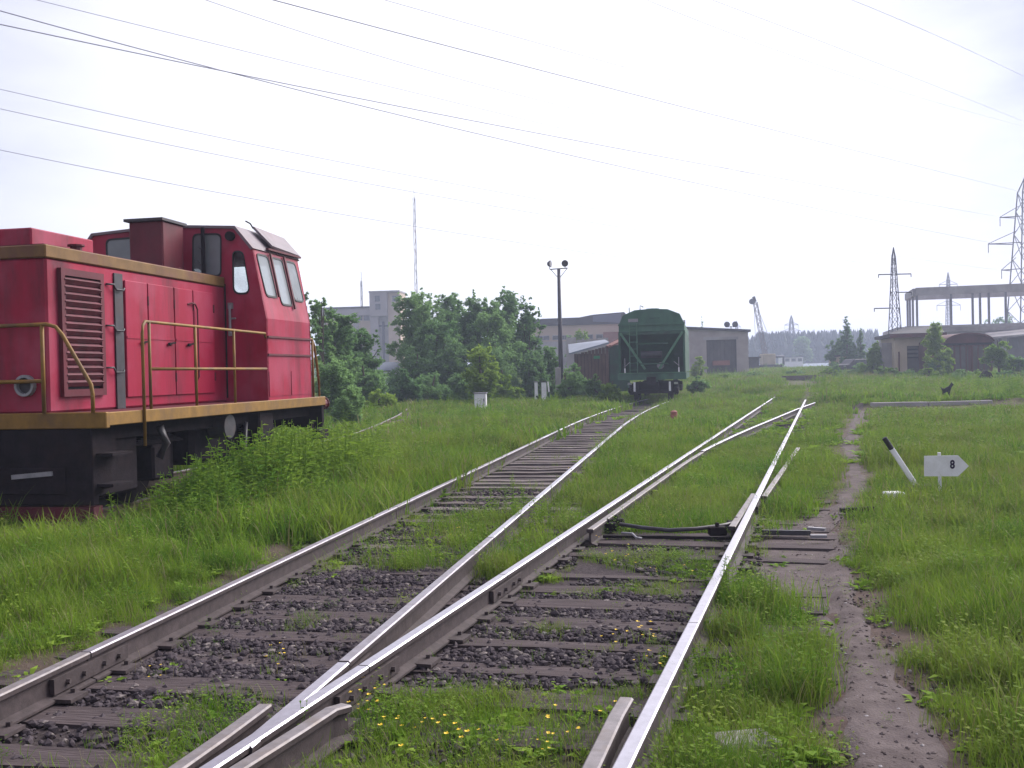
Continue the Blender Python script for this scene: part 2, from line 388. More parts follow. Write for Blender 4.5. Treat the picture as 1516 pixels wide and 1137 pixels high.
# per-vertex soil cover: how much of the ground is bare, ballast or green
cov = np.zeros((len(gv), 4), dtype=np.float32)
for i, (x, y, z) in enumerate(gv):
    if 0 < y < 80 and abs(x) < 45: d, h = grass_density(x, y)
    else: d = 1.0
    inL = -.3 < x - LLx(y) < 1.9 and y < 55; inR = -.3 < x - RLx(y) < 2.1 and y < 75
    cov[i] = (d, 1.0 if (inL or inR) else 0.0, 0, 1)
ca = me.color_attributes.new('cover', 'FLOAT_COLOR', 'POINT'); ca.data.foreach_set('color', cov.ravel())
gm = bpy.data.materials.new('soil_and_turf'); gm.use_nodes = True; t = gm.node_tree; N = t.nodes; b = N['Principled BSDF']
vc = N.new('ShaderNodeVertexColor'); vc.layer_name = 'cover'; sep = N.new('ShaderNodeSeparateColor'); t.links.new(vc.outputs[0], sep.inputs[0])
geo = N.new('ShaderNodeNewGeometry')
def noise_mix(c1, c2, scale, det=6):
    n = N.new('ShaderNodeTexNoise'); n.inputs['Scale'].default_value = scale; n.inputs['Detail'].default_value = det; n.inputs['Roughness'].default_value = .7
    t.links.new(geo.outputs['Position'], n.inputs['Vector'])
    r = N.new('ShaderNodeMapRange'); r.inputs[1].default_value = .35; r.inputs[2].default_value = .65; t.links.new(n.outputs['Fac'], r.inputs[0])
    x = N.new('ShaderNodeMix'); x.data_type = 'RGBA'; t.links.new(r.outputs[0], x.inputs[0]); x.inputs[6].default_value = (*c1,1); x.inputs[7].default_value = (*c2,1)
    return x.outputs[2], n.outputs['Fac']
def mixn(f, a, b_):
    x = N.new('ShaderNodeMix'); x.data_type = 'RGBA'; t.links.new(f, x.inputs[0]); t.links.new(a, x.inputs[6]); t.links.new(b_, x.inputs[7]); return x.outputs[2]
soil, f1 = noise_mix((.060,.041,.040), (.115,.080,.074), 5); bal, f2 = noise_mix((.028,.021,.024), (.070,.055,.058), 26)
turf, f3 = noise_mix((.050,.058,.018), (.095,.105,.028), .7)
c = mixn(sep.outputs[1], soil, bal); c = mixn(sep.outputs[0], c, turf); t.links.new(c, b.inputs['Base Color'])
b.inputs['Roughness'].default_value = .95; b.inputs['Specular IOR Level'].default_value = .1
bn = N.new('ShaderNodeBump'); bn.inputs['Strength'].default_value = .6; bn.inputs['Distance'].default_value = .03; t.links.new(f2, bn.inputs['Height']); t.links.new(bn.outputs[0], b.inputs['Normal'])
me.materials.append(gm)
ground = bpy.data.objects.new('ground', me); C.objects.link(ground)
tag(ground, 'weedy uneven ground of soil and turf under the tracks', 'ground', kind='structure')

# trodden footpath: draped sheet with ragged edges
mb = MB(); yy = np.linspace(_py[0], _py[-1], 170); NX = 9
for j, Y in enumerate(yy):
    l, r = path_edges(Y)
    l += (patch(Y*2.1, 3, 1, 1)-.5)*.30; r += (patch(Y*2.1, 9, 1, 2)-.5)*.30
    for i in range(NX):
        x = l + (r-l)*i/(NX-1); mb.v.append((x, Y, tz(x, Y)+(.014 if 0 < i < NX-1 else .002)))
for j in range(len(yy)-1):
    for i in range(NX-1): mb.f.append((j*NX+i, j*NX+i+1, (j+1)*NX+i+1, (j+1)*NX+i)); mb.m.append(0)
mt['path'] = M('trodden_earth', (.075,.058,.059), .95, .2, 7, bump=.45, bscale=70, col2=(.135,.109,.106), dirt=(.066,.051,.049), dirt_amt=.8, spec=.1)
tag(mb.build('footpath', mt['path'], smooth=True), 'trodden bare earth footpath to the right of the rails', 'footpath', kind='structure')
# a bare scrap of the same path farther off
mb = MB(); q = [(1222,1236,590),(1226,1242,578),(1224,1238,566)]
for a, b_, y in q:
    for k in range(4):
        P_ = gp(a+(b_-a)*k/3, y); mb.v.append((P_.x, P_.y, tz(P_.x, P_.y)+.02))
for j in range(2):
    for i in range(3): mb.f.append((j*4+i, j*4+i+1, (j+1)*4+i+1, (j+1)*4+i)); mb.m.append(0)
tag(mb.build('footpath', mt['path']), 'far bare stretch of earth path beyond the crossing', 'footpath', kind='structure')

# ------------------------------------------------------------------ tracks
RZ = .17
PROF = [(-.066,0),(.066,0),(.066,.012),(.012,.03),(.010,.125),(.035,.138),(.036,.162),(.028,.170),(-.028,.170),(-.036,.162),(-.035,.138),(-.010,.125),(-.012,.03),(-.066,.012)]
def rail(pts, parent, name='rail', top='railtop', side='rail', z0=0.0, label=None, flare=False):
    mb = MB(); n = len(PROF); pts = [Vector((p[0], p[1], p[2] if len(p) > 2 else z0)) for p in pts]
    for i, p in enumerate(pts):
        d = (pts[min(i+1,len(pts)-1)] - pts[max(i-1,0)]); d.z = 0; d.normalize(); r = Vector((d.y, -d.x, 0))
        mb.v += [tuple(p + r*a + Vector((0,0,b_))) for a, b_ in PROF]
    for i in range(len(pts)-1):
        for k in range(n):
            mb.f.append((i*n+k, i*n+(k+1)%n, (i+1)*n+(k+1)%n, (i+1)*n+k)); mb.m.append(1 if k in (6,7,8) else 0)
    mb.f += [tuple(range(n)), tuple((len(pts)-1)*n+k for k in range(n))]; mb.m += [0,0]
    o = mb.build(name, [mt[side], mt[top]], parent)
    if label: o['label'] = label
    return o
def line(fx, y0, y1, step=1.0):
    n = max(2, int((y1-y0)/step)+1); return [(fx(y), y) for y in np.linspace(y0, y1, n)]

mt['wood3'] = M('dusty_pale_sleeper_wood', (.165,.14,.135), .92, .3, 9, bump=.7, bscale=16, dirt=(.085,.07,.066), dirt_amt=.6, spec=.1, grain=(1.6,5,5))
SLEEP = []
for k in range(7):
    mb = MB(); mb.box(-.5,.5,-.12,.12,-.16,0)
    o = mb.build('sleeper', mt['wood3'] if k > 4 else mt['wood2'] if k in (1,4) else mt['wood'], link=False); bm = bmesh.new(); bm.from_mesh(o.data)
    bmesh.ops.subdivide_edges(bm, edges=[e for e in bm.edges if abs(e.verts[0].co.x-e.verts[1].co.x) > .5], cuts=5)
    for v in bm.verts:
        v.co.y += random.uniform(-.016,.016); v.co.z += random.uniform(-.012,.006) if v.co.z > -.1 else 0
        if abs(v.co.x) > .45: v.co.x += random.uniform(-.018,.018)
    bm.to_mesh(o.data); bm.free(); SLEEP.append(o.data); bpy.data.objects.remove(o)
def sleeper(cx, cy, length, ang, parent, zoff=0, kind=None, w=1):
    o = bpy.data.objects.new('sleeper', SLEEP[random.randrange(7) if kind is None else kind]); C.objects.link(o); o.parent = parent
    o.location = (cx, cy, zoff + random.uniform(-.018,.002)); o.rotation_euler = (random.uniform(-.02,.02), random.uniform(-.004,.004), ang + random.uniform(-.012,.012)); o.scale = (length, w*random.uniform(.88,1.08), 1)
    return o

tl = thing('railway_track', 'left of the two main tracks, bending right towards the green hopper wagon', 'railway track')
trk = thing('railway_track', 'right-hand straight track with shiny rails, switch rods and grass between its rails', 'railway track')
tlo = thing('railway_track', 'overgrown rusty siding track under the red locomotive', 'railway track')
g8 = .006
yj = gp(128.6,965,RZ).y
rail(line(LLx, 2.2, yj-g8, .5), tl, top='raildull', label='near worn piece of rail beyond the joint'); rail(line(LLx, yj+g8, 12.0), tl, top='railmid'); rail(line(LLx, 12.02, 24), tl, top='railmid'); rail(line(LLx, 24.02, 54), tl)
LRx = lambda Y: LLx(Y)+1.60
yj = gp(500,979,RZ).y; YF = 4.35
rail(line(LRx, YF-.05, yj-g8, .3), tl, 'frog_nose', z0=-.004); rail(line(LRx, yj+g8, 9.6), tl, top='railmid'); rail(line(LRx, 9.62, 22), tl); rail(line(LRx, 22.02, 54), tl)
yj1 = gp(545,985,RZ).y; yj2 = gp(755,850,RZ).y
rail(line(RLx, 2.2, yj1-g8, .5), trk, label='shiny near rail running into the frog'); rail(line(RLx, yj1+g8, yj2-g8), trk); rail(line(RLx, yj2+g8, 13.0), trk); rail(line(RLx, 13.02, 30), trk); rail(line(RLx, 30.02, 90), trk)
yj3 = gp(1128,737,RZ).y
rail(line(RRx, 2.2, 6.2), trk); rail(line(RRx, 6.21, yj3-g8), trk); rail(line(RRx, yj3+g8, 25), trk); rail(line(RRx, 25.02, 90), trk)
# wing rails beside the frog, guard rail beside the right-hand rail
def gpts(L_, z=RZ): return [tuple(gp(a,b_,z)[:2])+(-.007,) for a,b_ in L_]
for L_, nm, lb in (([(190,1190),(255,1137),(330,1085),(392,1036)], 'wing_rail', 'left worn flared wing rail'), ([(270,1190),(345,1137),(440,1078),(490,1046),(512,1036)], 'wing_rail', 'right worn flared wing rail')):
    q = gpts(L_); q[-1] = (q[-1][0], q[-1][1], -.02); rail(q, tl, nm, 'raildull', 'rail', label=lb)
q = gpts([(836,1190),(872,1137),(895,1090),(912,1055),(927,1030)]); rail(q, trk, 'guard_rail', 'raildull', 'rail', label='short flared guard rail')
# second turnout on the right-hand track: closed blades by the stock rails, stock rail leaving to the right
YS = gp(895,790,.1).y
LBx = lambda Y: RLx(Y) + float(np.interp(Y, [9,17,19,20.6,23.5,26.4,37,41.4,50], [.15,.15,.19,.26,.44,.66,1.54,1.98,2.8]))
yfr = YS
while LBx(yfr) < RRx(yfr)-.04: yfr += .05
rail(line(LBx, YS, YS+9, .6), trk, 'switch_blade', 'raildull', 'rail', z0=-.022); rail(line(LBx, YS+9.02, yfr-.3, .8), trk, 'closure_rail', z0=-.003); rail(line(LBx, yfr+.1, yfr+5, .8), trk, 'crossing_rail', z0=-.003)
rail([(RRx(y)-.10-.03*(y-YS-1.4), y) if False else (RRx(y)-.072-.016*(YS+2.6-y), y) for y in np.linspace(YS, YS+2.6, 5)], trk, 'switch_blade', 'raildull', 'rail', z0=-.026)
rail([(RRx(y)+.078+.033*(y-yj3), y) for y in np.linspace(yj3+.2, yj3+7.4, 12)], trk, 'stock_rail', 'raildull', 'rail', z0=-.005)
# sleepers. turnout timbers reach under both tracks near the frog
y = 2.4
while y < 8.9:
    xl, xr = LLx(y)-.55, RRx(y)+(.62 if y > 7 else .42)
    k = random.choice((0,2,3)); cx = (xl+xr)/2; sleeper(cx, y-.03, (xr-xl)*1.02, -.20, trk, kind=k)
    y += .53
y = 9.1
while y < 52:
    cx = LLx(y)+.8; dx_ = (LLx(y+.5)-LLx(y-.5)); sleeper(cx, y, 2.65, -math.atan(dx_), tl, kind=random.choice((1,4,5,6) if y > 11 else (0,1,4,2))); y += .56
y = 9.4; long_y = []
while y < 75:
    nearrod = abs(y-YS) < .62
    L_ = 4.1 if nearrod else (3.0 if y < 17 else 2.7)
    if nearrod: long_y.append(y)
    cx = (RLx(y)+RRx(y))/2 + (L_-2.7)*.46; sleeper(cx, y-.046*(L_-2.7), L_, -.296, trk, kind=random.choice((0,2,3,1)), zoff=.0 if not nearrod else .01); y += .56
# base plates and spikes near the camera
mbp = MB()
def plate(fx, y):
    x = fx(y); d = Vector((fx(y+.1)-fx(y-.1), .2)).normalized(); r = Vector((d.y, -d.x))
    c0 = Vector((x, y))
    for s in (-1,1):
        p = c0 + r*s*.10; mbp.bar((p.x-d.x*.08, p.y-d.y*.08, .008), (p.x+d.x*.08, p.y+d.y*.08, .008), .11, .02)
        q = c0 + r*s*.085 + d*.05*s; mbp.box(q.x-.012, q.x+.012, q.y-.012, q.y+.012, .0, .04)
for fx in (LLx, RLx, RRx):
    y = 2.4
    while y < 16: plate(fx, y-.03 if y < 8.9 else y); y += .53
mbp.build('base_plates', mt['rail'], trk)['kind'] = 'stuff'
# fishplates at the joints
for fx, yj_, par in ((LLx, gp(128.6,965,RZ).y, tl), (RLx, yj1, trk), (LRx, yj, tl), (RLx, yj2, trk), (RRx, yj3, trk)):
    mb = MB()
    for s in (-1,1):
        mb.bar((fx(yj_-.36)+s*.03, yj_-.36, .075), (fx(yj_+.36)+s*.03, yj_+.36, .075), .03, .085)
        for k in (-.25,-.1,.1,.25): mb.tube([(fx(yj_+k)+s*.03, yj_+k, .075), (fx(yj_+k)+s*.065, yj_+k, .075)], .016, 6)
    mb.build('fishplate', mt['rail'], par)
# loco siding
LOCO_O, LOCO_YAW = Vector((-6.109, 11.46, RZ)), .193
def lw(v, u, z=0): # loco local -> world (v right, u ahead)
    s, c_ = math.sin(LOCO_YAW), math.cos(LOCO_YAW)
    return Vector((LOCO_O.x + u*s + v*c_, LOCO_O.y + u*c_ - v*s, LOCO_O.z + z))
far = [gp(520,643,RZ), gp(560,628,RZ), gp(590,614,RZ), gp(607,602,RZ), gp(617,593,RZ)]
base = lw(-.795, 8)
off = far[0] - lw(-.795, (far[0].y-LOCO_O.y)/math.cos(LOCO_YAW))
lpts = [lw(-.795,-6)[:2], lw(-.795,0)[:2], lw(-.795,6)[:2], lw(-.795,9)[:2]] + [p[:2] for p in far]
rail(lpts, tlo, top='raildull', side='railrust')
rpts = [lw(.795,-6)[:2], lw(.795,0)[:2], lw(.795,6)[:2], lw(.795,9)[:2]]
for i, p in enumerate(far):
    d = (far[min(i+1,4)]-far[max(i-1,0)]); d.z = 0; d.normalize(); rpts.append((p.x+d.y*1.59, p.y-d.x*1.59))
rail(rpts, tlo, top='raildull', side='railrust')
for k in range(24):
    p = lw(0, -4+k*.6); sleeper(p.x, p.y, 2.7, -LOCO_YAW, tlo)
for i in range(4):
    for w_ in np.linspace(0,1,7)[:-1]:
        p = far[i].lerp(far[i+1], w_); d = (far[i+1]-far[i]); d.z = 0; d.normalize(); sleeper(p.x+d.y*.8, p.y-d.x*.8, 2.7, -math.atan2(d.x,d.y), tlo)
# bare cinders between the siding rails where the bend shows
mb = MB()
for i, p in enumerate(far[1:]):
    mb.v += [(p.x+.1, p.y, .035), (p.x*.45+rpts[i+5][0]*.55, p.y*.45+rpts[i+5][1]*.55, .035)]
for i in range(3): mb.f.append((i*2, i*2+1, i*2+3, i*2+2)); mb.m.append(0)
mb.build('cinder_bed', mt['path'], tlo)

# switch rods across the right-hand track
sw = thing('switch_rods', 'dark curved switch rods lying across the right track between the blades', 'switch mechanism', (RRx(YS)-.8, YS, 0))
def loc(o_, p): return (p[0]-o_.location.x, p[1]-o_.location.y, p[2]-o_.location.z)
def q3(px, py, z): p = gp(px, py, z); return (p.x, p.y, z)
pts = [q3(918,776,.11), q3(950,781,.10), q3(990,785,.095), q3(1030,783,.10), q3(1070,778,.10), q3(1088,774,.11)]
mb = MB(); mb.tube([loc(sw,p) for p in pts], .021, 8); mb.build('connecting_rod', mt['gunmetal'], sw, smooth=True)
mb = MB(); mb.bar(loc(sw,q3(893,794,.03)), loc(sw,q3(1100,797,.03)), .05, .03); mb.build('flat_bar', mt['black'], sw)
mb = MB(); mb.bar(loc(sw,q3(1128,788,.045)), loc(sw,q3(1200,789,.045)), .035, .05); mb.build('drive_rod', mt['gunmetal'], sw)
mb = MB(); mb.bar(loc(sw,q3(1196,782,.05)), loc(sw,q3(1222,784,.05)), .05, .03); mb.build('crank', mt['lgrey'], sw); mb = MB(); mb.bar(loc(sw,q3(1200,794,.05)), loc(sw,q3(1224,794,.05)), .05, .03); mb.build('crank', mt['lgrey'], sw)
mb = MB(); mb.tube([loc(sw,q3(920,789,.08)), loc(sw,q3(936,790,.08)), loc(sw,q3(942,796,.06)), loc(sw,q3(950,797,.05))], .012, 6); mb.build('bent_pin', mt['lgrey'], sw, smooth=True)
for a, b_ in ((900,782),(912,776),(1062,788),(1090,779)):
    p = loc(sw, q3(a,b_,.05)); mb = MB(); mb.box(p[0]-.09,p[0]+.09,p[1]-.05,p[1]+.05,p[2]-.03,p[2]+.06); mb.tube([(p[0],p[1],p[2]),(p[0],p[1],p[2]+.1)], .025, 6); mb.build('bracket', mt['black'], sw, bevel=.01)

# ballast stones
ico = bmesh.new(); bmesh.ops.create_icosphere(ico, subdivisions=1, radius=1); ico.verts.ensure_lookup_table()
iv = np.array([v.co[:] for v in ico.verts]); ifc = np.array([[v.index for v in f.verts] for f in ico.faces]); ico.free()
def stones(name, pts, rmin, rmax, mat_, label):
    n = len(pts); V = []; Fq = []
    sc = (rmin+(rmax-rmin)*rng.uniform(0,1,(n,1,1))**1.8)*rng.uniform(.6,1.25,(n,1,3)); jit = rng.uniform(.72,1.2,(n,len(iv),1)); a = rng.uniform(0,6.28,n)
    v = iv[None]*jit*sc; v[:,:,2] *= .8
    c_, s_ = np.cos(a)[:,None], np.sin(a)[:,None]; x = v[:,:,0]*c_ - v[:,:,1]*s_; y_ = v[:,:,0]*s_ + v[:,:,1]*c_; v[:,:,0], v[:,:,1] = x, y_
    v += np.array(pts)[:,None,:]
    f = ifc[None] + (np.arange(n)*len(iv))[:,None,None]
    me_ = bpy.data.meshes.new(name); me_.from_pydata(v.reshape(-1,3).tolist(), [], f.reshape(-1,3).tolist()); me_.materials.append(mat_)
    o = bpy.data.objects.new(name, me_); C.objects.link(o); return tag(o, label, 'gravel', kind='stuff')
pts = []
for _ in range(130000):
    y = random.uniform(3.2, 15); side = random.random() < .5
    x = random.uniform(LLx(y)-.25, LLx(y)+1.75) if side else random.uniform(RLx(y)-.5, RRx(y)+.25)
    b_ = x-RLx(y); a_ = x-LLx(y)
    p = patch(x, y, 1.3, 7)
    if side: k = 1.0 if 5.8 < y < 9 else (.35 if y < 5.8 else .45)
    else: k = 1.0 if 5.6 < y < 7.9 else (.35*(p > .5) if y < 9.5 else .03)
    if y > 10: k *= .5
    if random.random() > k*(.5+p): continue
    if min(abs(a_),abs(a_-1.6),abs(b_),abs(b_-1.68)) < .09: continue
    # keep sleeper tops mostly clear
    ph = ((y + .20*(x-(LLx(y)+RRx(y))/2) + .03 - 2.4)/.53) % 1 if y < 8.9 else .5
    if (ph < .24 or ph > .76) and random.random() < .78: continue
    pts.append((x, y, tz(x,y)+.004+random.uniform(0,.018)))
    if len(pts) > 20000: break
stones('ballast_gravel', [q_ for k_, q_ in enumerate(pts) if k_ % 9 == 0], .010, .036, mt['wood3'], 'paler brownish stones mixed into the ballast')
stones('ballast_gravel', [q_ for k_, q_ in enumerate(pts) if k_ % 9], .010, .036, mt['stone'], 'dark broken ballast stones between the sleepers')
pts = []
for _ in range(420):
    y = random.uniform(3.5, 14); l, r = path_edges(y); x = random.uniform(l-.2, r+.3); pts.append((x, y, tz(x,y)+.012))
grit = [(q_[0],q_[1],q_[2]) for q_ in pts]
pt2 = []
for _ in range(2600):
    y = 2.6 + 9.5*random.random()**1.6; l, r = path_edges(y); x = random.uniform(l-.1, r+.15); pt2.append((x, y, tz(x,y)+.012))
stones('path_grit', pt2, .003, .016, mt['path'], 'clods and grit of the same earth lying on the footpath')
stones('path_pebbles', pts, .003, .013, mt['concrete'], 'pale small pebbles strewn on the footpath')

# ------------------------------------------------------------------ red locomotive (local: x right, y ahead, z above the rail head)
lo = thing('locomotive', 'red diesel shunting locomotive with yellow handrails standing in tall weeds', 'locomotive', LOCO_O, -LOCO_YAW)
def onv(px, py, v, dv_=0):
    """pixel -> (u, z) on the loco's vertical plane at offset v"""
    d = ray(px, py); s, c_ = math.sin(LOCO_YAW), math.cos(LOCO_YAW); nrm_ = Vector((c_, -s, 0)); P0 = lw(v, 0)
    t_ = (P0 - Vector((0,0,CAM_H))).dot(nrm_) / d.dot(nrm_); p = Vector((0,0,CAM_H)) + d*t_ - LOCO_O
    return p.x*s + p.y*c_, p.z
def onu(px, py, u):
    d = ray(px, py); s, c_ = math.sin(LOCO_YAW), math.cos(LOCO_YAW); nrm_ = Vector((s, c_, 0)); P0 = lw(0, u)
    t_ = (P0 - Vector((0,0,CAM_H))).dot(nrm_) / d.dot(nrm_); p = Vector((0,0,CAM_H)) + d*t_ - LOCO_O
    return p.x*c_ - p.y*s, p.z
ZS, HV, HZ, UC, UR, UE, CV = 1.223, .99, 3.10, 4.193, 5.896, 6.41, 1.66
# frame, deck, sills
mb = MB(); mb.box(-1.45,1.45,.1,6.3,.90,1.19); mb.build('main_frame', mt['black'], lo)
mb = MB(); mb.box(-1.64,1.64,-.02,UE,1.19,ZS-.004); mb.build('deck', mt['darkred'], lo)
for s in (-1,1):
    mb = MB(); a, b_ = (1.64,1.70) if s > 0 else (-1.70,-1.64); mb.box(a,b_,.0,UE,1.075,ZS); o = mb.build('side_sill', mt['yellow'], lo, bevel=.008)
mb = MB(); mb.box(-1.72,1.72,-.08,-.002,1.05,ZS+.006); mb.build('buffer_beam', mt['yellow'], lo, bevel=.01)
mb = MB(); mb.box(-1.7,1.52,-.05,.06,.20,1.05); mb.box(-1.2,1.2,-.075,-.05,.32,.62); mb.build('plough_plate', mt['black'], lo, bevel=.01)
mb = MB(); mb.bar((.55,-.09,.52),(1.05,-.09,.56),.03,.05); mb.build('grab_bar', mt['lgrey'], lo)
mb = MB(); mb.box(-1.6,1.5,-.02,.15,.02,.18); mb.build('rail_guard', mt['darkred'], lo)
for s in (-1,1):
    mb = MB()
    for z in (.40,.74): mb.box(s*1.62-.14, s*1.62+.10, .02,.42,z,z+.03)
    mb.box(s*1.62-.14, s*1.62-.11,.02,.42,.36,1.06)
    mb.build('step', mt['black'], lo)
mb = MB(); mb.tube([(0,-.05,.85),(0,-.55,.85)], .13, 10); mb.box(-.2,.2,-.75,-.5,.68,1.02); mb.build('coupler', mt['black'], lo, bevel=.02)
mb = MB(); mb.tube([(0,UE,.85),(0,UE+.35,.85)], .13, 10); mb.box(-.2,.2,UE+.3,UE+.6,.66,1.02); mb.build('coupler', mt['black'], lo, bevel=.02)
mb = MB(); mb.box(-1.66,1.66,UE-.08,UE+.02,.70,1.20); mb.build('rear_beam', mt['black'], lo, bevel=.01)
for s in (-1,1):
    mb = MB(); mb.box(s*1.6-.1,s*1.6+.1,UE-.3,UE+.10,.50,.66); mb.box(s*1.6-.1,s*1.6-.06,UE-.3,UE+.06,.5,.8); mb.build('rear_step', mt['black'], lo, bevel=.01)
    mb = MB(); mb.tube([(s*1.6,UE+.02,1.10),(s*1.6,UE+.14,1.10)], .09, 12); mb.tube([(s*1.6,UE+.14,1.10),(s*1.6,UE+.16,1.10)], .11, 12); mb.build('tail_lamp', mt['darkred'], lo, smooth=False)
# wheels
for u in (1.75, 4.75):
    for s in (-1,1):
        mb = MB(); x0 = s*.74; mb.tube([(x0,u,.5),(x0+s*.13,u,.5)], .5, 28); mb.tube([(x0+s*.13,u,.5),(x0+s*.15,u,.5)], .42, 28); mb.tube([(x0+s*.15,u,.5),(x0+s*.22,u,.5)], .12, 12)
        mb.tube([(x0-s*.03,u,.5),(x0,u,.5)], .53, 28); w_ = mb.build('wheel', mt['black'], lo)
        mb = MB(); mb.box(s*1.18-.14,s*1.18+.14,u-.22,u+.22,.30,.75); mb.build('axle_box', mt['black'], lo, bevel=.03)
        mb = MB()
        for k in range(6): mb.box(s*1.2-.06,s*1.2+.06,u-.62+k*.08,u+.62-k*.08,.76+k*.022,.78+k*.022)
        mb.build('leaf_spring', mt['black'], lo)
        mb = MB(); mb.bar((s*1.05,u+.62,.25),(s*1.05,u+.62,.9),.1,.06); mb.bar((s*1.05,u-.62,.25),(s*1.05,u-.62,.9),.1,.06); mb.build('brake_hanger', mt['black'], lo)
    mb = MB(); mb.tube([(-.8,u,.5),(.8,u,.5)], .09, 10); mb.build('axle', mt['black'], lo)
mb = MB(); mb.box(-1.4,1.4,.15,1.05,.25,.92); mb.build('sand_box', mt['black'], lo, bevel=.03)
mb = MB(); mb.box(-1.3,1.3,2.55,3.95,.40,.92); mb.build('fuel_tank', mt['black'], lo, bevel=.06)
mb = MB(); mb.tube([(1.36,3.02,.90),(1.62,3.02,.90)], .17, 16); mb.build('air_tank', mt['gunmetal'], lo)
mb = MB(); mb.tube([(1.5,3.75,.92),(1.52,3.66,.55),(1.5,3.5,.3)], .03, 8); mb.tube([(1.55,1.30,1.0),(1.57,1.42,.78),(1.5,1.36,.6)], .05, 8); mb.build('air_hose', mt['gunmetal'], lo, smooth=True)
mb = MB(); mb.box(1.38,1.60,4.0,4.5,.62,1.06); mb.build('battery_box', mt['black'], lo, bevel=.02)
# hood
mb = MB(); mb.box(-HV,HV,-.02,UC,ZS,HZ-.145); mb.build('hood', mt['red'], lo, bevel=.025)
mb = MB(); mb.box(-HV-.018,HV+.018,-.04,UC-.01,HZ-.145,HZ); o = mb.build('hood_top_strip', mt['strip'], lo, bevel=.012)
mb = MB(); mb.box(-HV+.03,HV-.03,.0,UC-.02,HZ,HZ+.012); mb.build('hood_roof', mt['darkred'], lo)
# roof fan housing on the hood near the end
(v_, z_) = onu(22,331,.12); (u2, z2) = onv(118,350,.72)
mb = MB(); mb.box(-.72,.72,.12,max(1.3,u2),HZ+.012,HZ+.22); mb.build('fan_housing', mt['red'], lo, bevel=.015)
# louvre grille
(ua, za), (ub, zb) = onv(84,382,HV), onv(153,587,HV); lz0, lz1 = 1.40, 2.86
f_ = MB(); wall_holes(f_, [(ua,lz0),(ub,lz0),(ub,lz1),(ua,lz1)], [[(ua+.07,lz0+.08),(ub-.07,lz0+.08),(ub-.07,lz1-.08),(ua+.07,lz1-.08)]], lambda a,b_,d: (HV+d,a,b_), .0, .05)
gr = f_.build('louvre_grille', mt['darkred'], lo)
mb = MB(); mb.box(HV+.001,HV+.006,ua+.06,ub-.06,lz0+.07,lz1-.07); mb.build('backing', mt['black'], gr)
for k in range(15):
    z = lz0+.12 + k*(lz1-lz0-.2)/15
    mb = MB(); mb.bar((HV+.025,ua+.06,z+.03),(HV+.025,ub-.06,z+.03),.045,.062,(.62,0,.78)); mb.build('slat', mt['slat'], gr)
# dark hinge post with hooks
(up0, _), (up1, _) = onv(169,480,HV), onv(181,480,HV)
mb = MB(); mb.box(HV+.001,HV+.02,up0,up1,ZS,HZ-.2); po = mb.build('hinge_post', mt['gunmetal'], lo)
for py in (427,487,548):
    u0_, z0_ = onv(156,py-3,HV); u1_, z1_ = onv(178,py,HV)
    mb = MB(); mb.tube([(HV+.01,u0_,z1_+.03),(HV+.05,u0_+.1,z1_+.03),(HV+.055,u0_+.14,z1_-.03),(HV+.055,u1_-.02,z1_-.03),(HV+.055,u1_,z1_)], .013, 6); mb.build('hook', mt['gunmetal'], lo, smooth=True)
# engine doors
edges_px = [183,217,256,284,314]
us = [onv(p,480,HV)[0] for p in edges_px]
for i in range(4):
    a, b_ = us[i]+.012, us[i+1]-.012
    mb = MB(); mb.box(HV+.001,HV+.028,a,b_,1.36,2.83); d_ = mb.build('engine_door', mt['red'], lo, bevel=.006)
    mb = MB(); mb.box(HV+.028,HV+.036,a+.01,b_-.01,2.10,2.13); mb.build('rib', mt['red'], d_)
    if i < 3:
        mb = MB(); mb.tube([(HV+.03,b_-.16,2.05),(HV+.06,b_-.16,2.05)], .022, 8); mb.bar((HV+.055,b_-.20,2.05),(HV+.055,b_-.04,2.07),.02,.03,(1,0,0)); mb.build('handle', mt['black'], d_)
    for z in (1.6,2.6):
        mb = MB(); mb.tube([(HV+.03,b_+.01,z-.06),(HV+.03,b_+.01,z+.06)], .014, 6); mb.build('hinge', mt['darkred'], d_)
mb = MB(); ux = us[3]; mb.tube([(HV+.03,ux-.16,2.62),(HV+.06,ux-.1,2.64),(HV+.06,ux+.0,2.63),(HV+.06,ux+.06,2.56),(HV+.06,ux+.06,1.6),(HV+.03,ux+.06,1.55)], .013, 6); mb.build('door_bar', mt['darkred'], lo)
# small caps on the hood
for u,v in ((2.3,.5),(3.4,.62),(.75,.85)):
    mb = MB(); mb.tube([(v,u,HZ),(v,u,HZ+.07)], .07, 10); mb.tube([(v,u,HZ+.07),(v,u,HZ+.09)], .1, 10); mb.build('filler_cap', mt['darkred'], lo)
# exhaust box in front of the cab
v0, _ = onu(191,360,3.35); v1, _ = onu(241,360,3.35); _, zt = onu(225,323,3.35)
mb = MB(); mb.box(v0,v1,3.35,3.95,HZ,zt-.04); ex = mb.build('exhaust_box', mt['darkred'], lo, bevel=.02)
mb = MB(); mb.box(v0-.05,v1+.03,3.30,4.0,zt-.04,zt); mb.build('cap_plate', mt['gunmetal'], ex)
mb = MB(); mb.tube([(v1+.22,4.12,HZ),(v1+.22,4.12,zt-.05)], .03, 8); mb.build('drain_pipe', mt['black'], lo)
